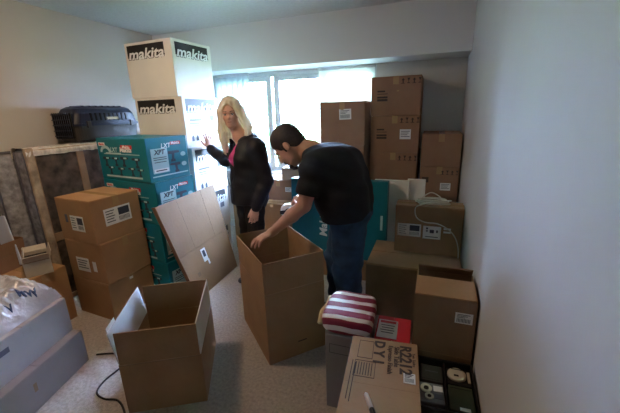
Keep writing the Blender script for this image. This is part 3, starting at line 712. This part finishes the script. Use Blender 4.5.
# ---------------------------------------------------------------- cable coil, floor cord, tape dispenser
WCAB = mat('white_cable', (.66, .63, .55), .45)
pts = []
rg = random.Random(2)
for k in range(7*28):
    a = 2*math.pi*k/28; lp = k/28
    pts.append((.02+(.10+.018*math.sin(lp*2.1))*math.cos(a)+.012*math.sin(lp*3), 2.585+(.055+.008*math.cos(lp*1.7))*math.sin(a), .8095+.0045*lp+.003*math.sin(a*1.5+lp)))
z9 = pts[-1][2]
pts += [(.10, 2.57, z9-.004), (.02, 2.53, .829), (-.06, 2.50, .816)]
pts += [(-.10, 2.4925, .79), (-.09, 2.4915, .72), (-.03, 2.4905, .685), (.06, 2.4905, .68), (.14, 2.4905, .64), (.19, 2.4905, .58), (.215, 2.4905, .50), (.219, 2.47, .435)]
def smooth_path(p, n=5):
    P = [Vector(q) for q in p]; out = []
    for i in range(len(P)-1):
        a, b, c, d = P[max(i-1, 0)], P[i], P[i+1], P[min(i+2, len(P)-1)]
        for k in range(n):
            t = k/n; out.append(.5*((2*b)+(c-a)*t+(2*a-5*b+4*c-d)*t*t+(3*b-a-3*c+d)*t**3))
    return out+[P[-1]]
cc = thing('cable_coil', 'coil of white cable lying on the labelled carton, one end hanging', 'cable', (0, 0, 0))
MB().tube(pts[:7*28], .0045, 6).build('coil', WCAB, cc, True)
MB().tube(smooth_path(pts[7*28-1:], 4), .0045, 6).build('loose_end', WCAB, cc, True)
pt2 = smooth_path([(-.08, 2.60, .806), (-.06, 2.66, .83), (0, 2.672, .87), (.06, 2.65, .85), (.09, 2.60, .82)], 6)
MB().tube(pt2, .0045, 6).build('loop', WCAB, cc, True)
def gz(x, y): return (x, y, .006)
cp = smooth_path([gz(-1.99, 1.23), gz(-1.93, 1.26), gz(-1.84, 1.29), gz(-1.775, 1.29), gz(-1.74, 1.25), gz(-1.735, 1.17), gz(-1.735, 1.08), gz(-1.70, 1.005), gz(-1.62, .985), gz(-1.53, 1.0), gz(-1.40, .93), gz(-1.2, .75)], 6)
cd_ = thing('power_cord', 'thin black power cord curling over the carpet', 'cord', (0, 0, 0))
MB().tube(cp, .0055, 6).build('cord', INK, cd_, True)
tg = thing('tape_dispenser', 'white tape roll dispenser in the hand of the bent man', 'tape dispenser', (-.975, 2.135, .805), .5)
MB().lathe([(.026, -.026), (.052, -.026), (.054, 0), (.052, .026), (.026, .026)], 28, ax='y').build('tape_roll', mat('white_tape', (.78, .80, .82), .35), tg, True)
MB().lathe([(.027, -.028), (.027, .028)], 20, ax='y').build('hub', BLK, tg, True)
link('frame', box_me(-.06, .075, -.0315, -.0285, -.014, .014, .001), BLK, tg)
link('cutter', box_me(.056, .078, -.028, .028, -.02, .012, .001), BLK, tg)
# ---------------------------------------------------------------- people: implicit surfaces meshed with surface nets
class SDF:
    def __init__(s, lo, hi, h):
        s.lo = np.array(lo, float); s.h = h; s.n = np.ceil((np.array(hi)-s.lo)/h).astype(int)+1
        s.d = np.full(s.n, .2, np.float32)
    def _sub(s, lo, hi):
        a = np.clip(np.floor((np.array(lo)-s.lo)/s.h).astype(int), 0, s.n); b = np.clip(np.ceil((np.array(hi)-s.lo)/s.h).astype(int)+1, 0, s.n)
        if np.any(b <= a): return None
        ax = [np.arange(a[i], b[i])*s.h+s.lo[i] for i in range(3)]
        X, Y, Z = np.meshgrid(*ax, indexing='ij'); return (slice(a[0], b[0]), slice(a[1], b[1]), slice(a[2], b[2])), np.stack([X, Y, Z], -1).astype(np.float32)
    def _mix(s, sl, e, k, op):
        c = s.d[sl]
        if op == 'add':
            hh = np.clip(.5+.5*(c-e)/k, 0, 1); s.d[sl] = c*(1-hh)+e*hh-k*hh*(1-hh)
        elif op == 'sub':
            e = -e; hh = np.clip(.5-.5*(c-e)/k, 0, 1); s.d[sl] = c*(1-hh)+e*hh+k*hh*(1-hh)
        elif op == 'cut': s.d[sl] = np.maximum(c, e)
    def cap(s, a, b, ra, rb, k=.02, op='add'):
        a = np.array(a, np.float32); b = np.array(b, np.float32); m = max(ra, rb)+k*1.5+2*s.h
        r = s._sub(np.minimum(a, b)-m, np.maximum(a, b)+m)
        if r is None: return s
        sl, P = r; ab = b-a; t = np.clip(((P-a)@ab)/max(1e-9, ab@ab), 0, 1)
        e = np.linalg.norm(P-a-t[..., None]*ab, axis=-1)-(ra+(rb-ra)*t); s._mix(sl, e, k, op); return s
    def chain(s, pts, rs, k=.02, op='add'):
        for i in range(len(pts)-1): s.cap(pts[i], pts[i+1], rs[i], rs[i+1], k, op)
        return s
    def ell(s, c, r, R=None, k=.02, op='add'):
        c = np.array(c, np.float32); r = np.array(r, np.float32); m = r.max()+k*1.5+2*s.h; q = s._sub(c-m, c+m)
        if q is None: return s
        sl, P = q; P = P-c
        if R is not None: P = P@np.array(R, np.float32)       # columns of R are the local axes
        n0 = np.linalg.norm(P/r, axis=-1); n1 = np.linalg.norm(P/(r*r), axis=-1); e = n0*(n0-1)/np.maximum(n1, 1e-6)
        s._mix(sl, e, k, op); return s
    def tubecut(s, a, b, ra, rb, k=.01, op='add', sx=None):
        """tapered tube with flat ends"""
        a = np.array(a, np.float32); b = np.array(b, np.float32); m = max(ra, rb)+k*1.5+2*s.h
        q = s._sub(np.minimum(a, b)-m, np.maximum(a, b)+m)
        if q is None: return s
        sl, P = q; ab = b-a; L = np.linalg.norm(ab); u = ab/L; t = (P-a)@u; rad = np.linalg.norm(P-a-t[..., None]*u, axis=-1)
        e = np.maximum(rad-(ra+(rb-ra)*np.clip(t/L, 0, 1)), np.maximum(-t, t-L)); s._mix(sl, e, k, op); return s
    def plane(s, p, n, lo, hi):
        q = s._sub(lo, hi)
        if q is None: return s
        sl, P = q; n = np.array(n, np.float32); n = n/np.linalg.norm(n); s._mix(sl, (P-np.array(p, np.float32))@n, 1, 'cut'); return s
    def folds(s, amp, dirs):
        ax = [np.arange(s.n[i])*s.h+s.lo[i] for i in range(3)]
        X, Y, Z = [g.astype(np.float32) for g in np.meshgrid(*ax, indexing='ij', sparse=True)]
        for (kx, ky, kz, ph, a) in dirs:
            s.d += amp*a*np.sin(kx*X+ky*Y+kz*Z+ph+.8*np.sin(9*Z+7*X+ph*2))
        return s
    def mesh(s, name, m, parent=None):
        d = s.d; sg = d < 0; n = np.array(d.shape)-1
        c8 = np.zeros(n, np.int8)
        for i in (0, 1):
            for j in (0, 1):
                for k in (0, 1): c8 += sg[i:i+n[0], j:j+n[1], k:k+n[2]]
        act = (c8 > 0) & (c8 < 8); ids = np.full(n, -1, np.int64); I = np.argwhere(act); ids[act] = np.arange(len(I))
        acc = np.zeros((len(I), 3)); cnt = np.zeros(len(I))
        for axis in range(3):
            o1, o2 = [q for q in range(3) if q != axis]
            for p in (0, 1):
                for q in (0, 1):
                    A = I.copy(); A[:, o1] += p; A[:, o2] += q; B = A.copy(); B[:, axis] += 1
                    da = d[tuple(A.T)]; db = d[tuple(B.T)]; x = (da < 0) != (db < 0); t = np.where(x, da/np.where(da-db == 0, 1, da-db), 0)
                    P = A.astype(float); P[:, axis] += t; acc[x] += P[x]; cnt[x] += 1
        V = acc/cnt[:, None]*s.h+s.lo; F = []
        for axis in range(3):
            o1, o2 = (axis+1) % 3, (axis+2) % 3
            a = [slice(0, None)]*3; b = [slice(0, None)]*3; a[axis] = slice(0, -1); b[axis] = slice(1, None)
            sa, sb = sg[tuple(a)], sg[tuple(b)]; E = np.argwhere(sa != sb)
            E = E[(E[:, o1] > 0) & (E[:, o2] > 0) & (E[:, o1] < n[o1]) & (E[:, o2] < n[o2])]
            ins = sa[tuple(E.T)]
            def cell(p, q):
                C = E.copy(); C[:, o1] -= p; C[:, o2] -= q; return ids[tuple(C.T)]
            Q = np.stack([cell(1, 1), cell(0, 1), cell(0, 0), cell(1, 0)], 1); Q[~ins] = Q[~ins][:, ::-1]; F.append(Q)
        F = np.concatenate(F); F = F[(F >= 0).all(1)]
        # light smoothing of the vertices
        for _ in range(2):
            S = np.zeros_like(V); C = np.zeros(len(V))
            for i in range(4):
                np.add.at(S, F[:, i], V[F[:, (i+1) % 4]]); np.add.at(C, F[:, i], 1)
            V = V*.5+.5*S/np.maximum(C, 1)[:, None]
        return link(name, pyd(V.tolist(), F.tolist(), name), m, parent, True)
def frame(fwd, up):
    f = Vector(fwd).normalized(); u = Vector(up); u = (u-f*u.dot(f)).normalized(); l = u.cross(f)   # l = the person's left
    return f, u, l
def LP(c, fr, a, b, cc): f, u, l = fr; return tuple(Vector(c)+f*a+u*b+l*cc)
def axes(fr): return np.array(fr).T
SKIN = mat('skin_fair', (.66, .39, .30), .5, .06, 20); SKINM = mat('skin_tan', (.50, .27, .19), .5, .06, 20)
LIPS = mat('lips', (.42, .13, .13), .4); EYEW = mat('eye_white', (.7, .7, .7), .3); IRIS = mat('iris', (.02, .03, .04), .2)
def head(S, c, fr, g=1.0, fem=False):
    A = axes(fr); P = lambda a, b, l: LP(c, fr, a*g, b*g, l*g)
    S.ell(P(-.015, .035, 0), (.098*g, .092*g, .076*g), A, .02)
    S.ell(P(.022, -.045, 0), (.072*g, .080*g, (.056 if fem else .062)*g), A, .03)
    S.cap(P(.066, -.098, -.010), P(.066, -.098, .010), .022*g, .022*g, .025)
    jw, jr = (.026, .018) if fem else (.038, .022); S.cap(P(.03, -.08, -jw), P(.03, -.08, jw), jr*g, jr*g, .02)
    for s in (-1, 1):
        S.ell(P(.068, -.030, s*.035), (.022*g, .022*g, .020*g), A, .02)
        S.cap(P(.088, .018, s*.012), P(.076, .018, s*.045), .010*g, .009*g, .015)
    nz = .92 if fem else 1; S.cap(P(.090*nz, .005, 0), P(.110*nz, -.030, 0), .008*g, (.0085 if fem else .011)*g, .010)
    for s in (-1, 1): S.cap(P(.094*nz, -.035, s*.010), P(.100*nz, -.034, s*.005), .006*g, .007*g, .006)
    S.cap(P(.086, -.062, -.016), P(.086, -.062, .016), .008*g, .008*g, .010); S.cap(P(.082, -.075, -.013), P(.082, -.075, .013), .008*g, .008*g, .010)
    for s in (-1, 1): S.ell(P(.096, .000, s*.032), (.014*g, .010*g, .017*g), A, .010, 'sub')
    for s in (-1, 1):
        S.ell(P(-.008, -.012, s*.077), (.019*g, .032*g, .010*g), A, .008); S.ell(P(-.002, -.008, s*.088), (.010*g, .018*g, .006*g), A, .005, 'sub')
def face_parts(root, c, fr, g, brow, lips=True):
    A = axes(fr); P = lambda a, b, l: LP(c, fr, a*g, b*g, l*g)
    def small(name, ops, m, h=.0022):
        pts = np.array([o[1] for o in ops]); lo = pts.min(0)-.04; hi = pts.max(0)+.04; S = SDF(lo, hi, h)
        for o in ops:
            if o[0] == 'ell': S.ell(o[1], o[2], A, .004)
            else: S.cap(o[1], o[2], o[3], o[4], .004)
        return S.mesh(name, m, root)
    for s in (-1, 1):
        e = small('eye', [('ell', P(.081, .0, s*.032), (.011*g, .010*g, .012*g))], EYEW)
        small('iris', [('ell', P(.0885, .0, s*.0315), (.005*g, .0065*g, .0065*g))], IRIS, .0015).parent = e
        small('eyelashes', [('cap', P(.089, .008, s*.020), P(.083, .007, s*.044), .0028*g, .0024*g)], brow, .0015)
        small('eyebrow', [('cap', P(.0965, .026, s*.016), P(.083, .029, s*.048), .0035*g, .0022*g)], brow)
    if lips: small('lips', [('cap', P(.0925, -.063, -.014), P(.0925, -.063, .014), .0042*g, .0042*g), ('cap', P(.0885, -.073, -.011), P(.0885, -.073, .011), .0045*g, .0045*g)], LIPS)
def hand(S, w, d, n, side, g=1.0, curl=.35, spread=.09, thumb=.6):
    """w wrist, d pointing direction, n back-of-hand normal, side: direction of the thumb"""
    d = Vector(d).normalized(); n = Vector(n); n = (n-d*n.dot(d)).normalized(); t = n.cross(d)
    if t.dot(Vector(side)) < 0: t = -t
    w = Vector(w); k = w+d*.055*g
    A = np.array([d, t, n]).T
    S.cap(w-d*.03*g, w+d*.01*g, .027*g, .026*g, .015)
    S.ell(w+d*.045*g, (.052*g, .040*g, .016*g), A, .012)
    L = (.072, .080, .075, .058); off = (.031, .0105, -.0105, -.030)
    for i in range(4):
        a = (1.5-i)*spread; dd = (d*math.cos(a)+t*math.sin(a)).normalized()
        p0 = w+d*(.080-.006*abs(i-1))*g+t*off[i]*g; l = L[i]*g; c = curl*(1+.12*i)
        d1 = (dd*math.cos(c*.6)-n*math.sin(c*.6)); d2 = (dd*math.cos(c*1.5)-n*math.sin(c*1.5)); d3 = (dd*math.cos(c*2.2)-n*math.sin(c*2.2))
        p1 = p0+d1*l*.45; p2 = p1+d2*l*.32; p3 = p2+d3*l*.23
        S.cap(p0-d1*.02*g, p1, .0095*g, .0088*g, .006); S.cap(p1, p2, .0088*g, .0080*g, .003); S.cap(p2, p3, .0080*g, .0070*g, .003)
    q0 = w+d*.022*g+t*.026*g-n*.004*g; td = (d*math.cos(thumb)+t*math.sin(thumb)-n*.25).normalized(); td2 = (d*math.cos(thumb*.5)+t*math.sin(thumb*.5)-n*.4).normalized()
    S.cap(q0, q0+td*.042*g, .013*g, .0105*g, .010); S.cap(q0+td*.042*g, q0+td*.042*g+td2*.032*g, .0105*g, .0085*g, .004)
FOLDS = [(14, 10, 62, 0, .5), (-22, 12, 40, 1, .45)]

# ---- the man, bent over the tall open carton, facing left
man = thing('person', 'man in black t-shirt and blue jeans bending over the tall open carton', 'person', (-.47, 2.05, 0))
pv = Vector((-.47, 2.05, 0))
def reparent(root):
    for ch in list(root.children): ch.location = tuple(-Vector(root.location))
HM = (-.893, 2.02, 1.288); fM = frame((-.66, -.10, -.75), (-.75, 0, .66))
sL, eL, wL = (-.655, 1.845, 1.18), (-.715, 1.80, .955), (-.955, 1.815, .752)
sR, eR, wR = (-.67, 2.23, 1.17), (-.80, 2.30, .945), (-.945, 2.235, .862)
nk = (-.735, 2.03, 1.245)
B = SDF((-1.24, 1.52, -.02), (-.18, 2.45, 1.48), .0062)
head(B, HM, fM, 1.04)
B.cap(LP(HM, fM, -.045, -.05, 0), nk, .058, .066, .03); B.cap(nk, (-.62, 2.035, 1.19), .07, .09, .04)
B.chain([(-.64, 1.89, 1.17), (-.64, 2.19, 1.165)], [.09, .09], .05); B.chain([(-.60, 2.04, 1.15), (-.50, 2.04, .98), (-.48, 2.04, .90)], [.11, .11, .10], .05)
for s, e, w_ in ((sL, eL, wL), (sR, eR, wR)):
    B.cap((-.64, s[1]*.8+2.04*.2, 1.17), s, .07, .062, .03); B.chain([s, e], [.058, .043], .02)
    m1 = tuple(Vector(e)*.65+Vector(w_)*.35); B.chain([e, m1, w_], [.043, .043, .027], .015)
hand(B, wL, (-.60, -.62, -.28), (-.10, -.10, 1), (-.7, .6, 0), 1.02, .34, .16, .5)
hand(B, wR, (-.25, -.85, -.35), (-.6, .25, .7), (-.7, -.1, .7), 1.0, .75, .05, .6)
for s, kx, ax_ in ((-1, -.485, -.455), (1, -.60, -.59)):
    B.chain([(-.455, 2.045+s*.085, .88), (kx, 2.05+s*.10, .49), (ax_, 2.055+s*.11, .09)], [.085, .055, .04], .03)
B.mesh('body', SKINM, man)
TS = SDF((-1.0, 1.62, .78), (-.22, 2.42, 1.42), .0068)
TS.chain([(-.635, 1.90, 1.165), (-.635, 2.18, 1.16)], [.128, .128], .06); TS.cap((-.70, 1.98, 1.205), (-.70, 2.08, 1.205), .085, .085, .05)
TS.chain([(-.565, 1.97, 1.13), (-.53, 1.965, .99), (-.505, 1.97, .885)], [.165, .160, .158], .05); TS.chain([(-.565, 2.11, 1.13), (-.53, 2.115, .99), (-.505, 2.11, .885)], [.165, .160, .158], .05)
for s, e in ((sL, eL), (sR, eR)):
    q = tuple(Vector(s)*.28+Vector(e)*.72); TS.cap((-.64, s[1]*.75+2.04*.25, 1.17), s, .10, .085, .03); TS.tubecut(s, q, .082, .074, .02)
TS.folds(.005, FOLDS)
TS.plane((-.5, 2, .842), (.12, 0, -1), (-.8, 1.6, .6), (-.2, 2.4, 1.02))
TS.cap(LP(HM, fM, -.045, -.05, 0), nk, .05, .062, .006, 'sub')
TS.mesh('t_shirt', mat('black_cotton', (.006, .0075, .013), .85, .1, 30, .1, 120), man)
JN = SDF((-.80, 1.78, -.01), (-.22, 2.33, .98), .007)
JN.cap((-.475, 1.98, .88), (-.475, 2.11, .88), .125, .125, .04)
for s, kx, ax_ in ((-1, -.485, -.455), (1, -.60, -.59)):
    JN.chain([(-.475-.02*(s > 0), 2.045+s*.085, .86), (kx, 2.05+s*.10, .50)], [.122, .096], .03); JN.tubecut((kx, 2.05+s*.10, .52), (ax_, 2.055+s*.11, .035), .093, .080, .03)
JN.folds(.007, FOLDS)
JN.mesh('jeans', mat('blue_denim', (.016, .040, .080), .85, .35, 14, .15, 150), man)
for s, ax_ in ((-1, -.455), (1, -.59)):
    y = 2.055+s*.11; SS = SDF((ax_-.22, y-.08, -.01), (ax_+.12, y+.08, .16), .006)
    SS.chain([(ax_+.03, y, .045), (ax_-.06, y, .045), (ax_-.15, y, .035)], [.043, .042, .034], .02).cap((ax_, y, .06), (ax_, y, .10), .045, .042, .02)
    SS.plane((0, 0, .003), (0, 0, -1), (-2, 0, -1), (2, 4, .2)); SS.mesh('shoe', BLK, man)
HAIRM = mat('dark_brown_hair', (.022, .014, .010), .55, .35, 60, .35, 160)
HR = SDF(np.array(HM)-.2, np.array(HM)+.2, .0045); A = axes(fM); P = lambda a, b, l: LP(HM, fM, a*1.04, b*1.04, l*1.04)
HR.ell(P(-.016, .040, 0), (.108, .101, .086), A, .02); HR.ell(P(-.055, -.03, 0), (.058, .065, .066), A, .03)
HR.ell(P(.115, -.005, 0), (.085, .070, .11), A, .012, 'sub'); HR.ell(P(.03, -.11, 0), (.09, .095, .12), A, .012, 'sub')
for s in (-1, 1): HR.ell(P(-.006, -.012, s*.085), (.022, .034, .022), A, .006, 'sub'); HR.cap(P(.012, .012, s*.075), P(.016, -.028, s*.072), .010, .006, .008)
HR.mesh('hair', HAIRM, man)
GB = SDF(np.array(HM)-.2, np.array(HM)+.2, .004)
GB.cap(P(.075, -.098, -.018), P(.075, -.098, .018), .022, .022, .01).cap(P(.073, -.116, 0), P(.066, -.128, 0), .022, .014, .01)
for s in (-1, 1): GB.chain([P(.097, -.051, s*.004), P(.091, -.054, s*.022), P(.080, -.080, s*.027), P(.074, -.098, s*.018)], [.006, .007, .007, .010], .006)
GB.mesh('goatee', HAIRM, man)
face_parts(man, HM, fM, 1.04, HAIRM)
reparent(man)

# ---- the blonde woman, touching the white carton
wo = thing('person', 'blonde woman in black hooded jacket and pink top touching a white carton', 'person', (-1.46, 2.42, 0))
HW = (-1.560, 2.40, 1.50); fW = frame((.36, -.93, -.06), (-.05, 0, 1))
fb = Vector((-.55, -.835, 0)); lf = Vector((.835, -.55, 0))
ch = Vector((-1.445, 2.43, 1.17))
tL = ch+lf*.155+Vector((0, 0, .07)); tR = ch-lf*.15+Vector((0, 0, .065))
eW, wW = tL+Vector((.055, .02, -.27)), tL+Vector((-.02, -.06, -.485))
eR2, wR2 = Vector((-1.73, 2.52, 1.105)), Vector((-1.950, 2.60, 1.20))
B = SDF((-2.1, 2.05, -.02), (-1.15, 2.88, 1.68), .0062)
head(B, HW, fW, .90, True)
nkW = (-1.51, 2.425, 1.325)
B.cap(LP(HW, fW, -.03, -.06, 0), nkW, .047, .052, .02); B.cap(nkW, tuple(ch+Vector((0, 0, .06))), .055, .08, .03)
B.chain([ch, (-1.46, 2.42, 1.02), (-1.46, 2.42, .88)], [.10, .095, .11], .05); B.chain([tR, tL], [.05, .05], .03)
B.chain([tL, eW, wW], [.045, .036, .024], .02); B.chain([tR, eR2, wR2], [.045, .036, .024], .02)
hand(B, wR2, (-.10, .06, 1), (.95, -.2, .1), (-.2, -.9, .1), .92, .10, .15, .8)
hand(B, wW, (-.12, -.12, -1), (.6, -.7, 0), (-.7, -.6, 0), .92, .35, .06, .4)
for s in (-1, 1):
    o = lf*s*.08; B.chain([(-1.46+o.x, 2.42+o.y, .86), (-1.455+o.x, 2.41+o.y, .47), (-1.44+o.x, 2.43+o.y, .08)], [.085, .05, .036], .03)
B.mesh('body', SKIN, wo)
PK = SDF((-1.75, 2.15, .8), (-1.2, 2.7, 1.40), .007)
PK.chain([tuple(ch+Vector((0, 0, .055))), tuple(ch), (-1.46, 2.42, .95)], [.10, .122, .115], .04); PK.chain([tR, tL], [.052, .052], .03)
for s in (-1, 1): PK.ell(tuple(ch+fb*.085+lf*s*.06+Vector((0, 0, -.03))), (.06, .06, .06), None, .03)
PK.cap(LP(HW, fW, -.03, -.06, 0), tuple(Vector(nkW)+fb*.05+Vector((0, 0, -.03))), .05, .055, .01, 'sub')
PK.mesh('pink_top', mat('pink_cotton', (.75, .10, .33), .7, .05, 30), wo)
JK = SDF((-2.05, 2.02, .70), (-1.08, 2.85, 1.45), .0068)
JK.chain([tuple(ch+Vector((0, 0, .05))), tuple(ch), (-1.455, 2.42, .98), (-1.455, 2.42, .82)], [.105, .137, .135, .155], .05); JK.chain([tR, tL], [.072, .072], .03)
JK.chain([tuple(ch+lf*.05), (-1.44, 2.39, .82)], [.14, .15], .04)
for s in (-1, 1): JK.ell(tuple(ch+fb*.085+lf*s*.065+Vector((0, 0, -.03))), (.07, .07, .075), None, .04)
JK.chain([tL, eW, tuple(Vector(eW)*.1+Vector(wW)*.9)], [.073, .060, .050], .02); JK.chain([tR, eR2, tuple(Vector(eR2)*.12+Vector(wR2)*.88)], [.070, .056, .046], .02)
JK.folds(.004, FOLDS)
vp = Vector(nkW)
JK.cap(tuple(vp+fb*.11+Vector((0, 0, .03))), tuple(ch+fb*.20+Vector((0, 0, -.17))), .105, .05, .008, 'sub')
JK.cap(LP(HW, fW, -.03, -.06, 0), nkW, .058, .064, .008, 'sub')
JK.plane((0, 0, .775), (0, 0, -1), (-1.62, 2.2, .5), (-1.36, 2.7, .9))
JK.mesh('jacket', mat('black_jacket', (.008, .010, .018), .6, .1, 20, .15, 60), wo)
HD = SDF((-1.75, 2.15, 1.1), (-1.15, 2.75, 1.48), .0068)
pts = [tuple(vp+fb*(.09*math.cos(a)-.02)+lf*.115*math.sin(a)+Vector((0, 0, -.035-.015*math.cos(a)))) for a in [math.radians(q) for q in range(50, 311, 20)]]
HD.chain(pts, [.026+.018*math.sin(math.pi*i/(len(pts)-1)) for i in range(len(pts))], .02)
HD.ell(tuple(vp-fb*.12+Vector((0, 0, -.10))), (.075, .075, .085), None, .03)
HD.folds(.004, FOLDS); HD.mesh('hood', MATS['black_jacket'], wo)
mb = MB().tube([tuple(ch+fb*.215+lf*.03+Vector((0, 0, -.14))), tuple(ch+fb*.185+lf*.02+Vector((0, 0, -.26))), tuple(ch+fb*.18+lf*.02+Vector((0, 0, -.36)))], .004, 6); mb.build('zip', mat('dark_metal', (.12, .12, .13), .35, metal=.8), wo)
TR = SDF((-1.75, 2.15, -.01), (-1.2, 2.7, .98), .0072)
TR.chain([tuple(Vector((-1.46, 2.42, .87))-lf*.06), tuple(Vector((-1.46, 2.42, .87))+lf*.06)], [.115, .115], .04)
for s in (-1, 1):
    o = lf*s*.078; TR.chain([(-1.46+o.x, 2.42+o.y, .85), (-1.455+o.x, 2.41+o.y, .47)], [.098, .068], .03); TR.tubecut((-1.455+o.x, 2.41+o.y, .49), (-1.44+o.x, 2.43+o.y, .04), .068, .060, .03)
TR.folds(.004, FOLDS); TR.mesh('trousers', mat('black_trousers', (.009, .009, .011), .8, .1, 30), wo)
for s in (-1, 1):
    o = lf*s*.078+Vector((-1.44, 2.43, 0)); SS = SDF((o.x-.22, o.y-.22, -.01), (o.x+.14, o.y+.14, .13), .006)
    SS.chain([tuple(o-fb*.03+Vector((0, 0, .035))), tuple(o+fb*.05+Vector((0, 0, .035))), tuple(o+fb*.14+Vector((0, 0, .028)))], [.035, .036, .027], .02)
    SS.plane((0, 0, .003), (0, 0, -1), (-3, 0, -1), (2, 4, .2)); SS.mesh('shoe', BLK, wo)
BLOND = sheer('blonde_hair', (.90, .83, .68), .42)
HR = SDF((-1.80, 2.18, 1.02), (-1.25, 2.66, 1.66), .0052); A = axes(fW); P = lambda a, b, l: LP(HW, fW, a*.93, b*.93, l*.93)
HR.ell(P(-.022, .045, 0), (.108, .098, .086), A, .02)
HR.ell(P(-.075, -.03, 0), (.055, .11, .095), A, .04); HR.ell(P(-.065, -.13, .01), (.05, .13, .105), A, .04)
rg = random.Random(5)
for s in (-1, 1):
    for k in range(9):
        a = .045-.016*k; bx = .070+.009*math.sin(k*1.3)
        ln = .30-.012*k+rg.uniform(-.03, .03); fl = (.050 if s > 0 else .006)
        pts = [P(a*.8+.01, .085, s*.052), P(a+.0, .03, s*(bx+.008)), P(a-.005, -.05, s*(bx+.014+fl*.4)), P(a*.9+.0, -.13, s*(bx+.018+fl+.006*math.sin(k*2))), P(a+.045, -.20, s*(bx+.010+fl+.008*math.cos(k))), P(a+.085, -ln-.02, s*(bx-.012+fl+.01*math.sin(k*3)))]
        HR.chain(pts, [.020, .020, .021, .021, .017, .006], .012)
HR.ell(P(.105, -.016, 0), (.085, .094, .060), A, .010, 'sub')
HR.folds(.0028, [(160, 60, 8, 0, .7), (90, 140, -10, 1, .6), (230, -80, 14, 2, .4)])
HR.mesh('hair', BLOND, wo)
face_parts(wo, HW, fW, .90, mat('brown_brow', (.06, .035, .02), .6))
reparent(wo)
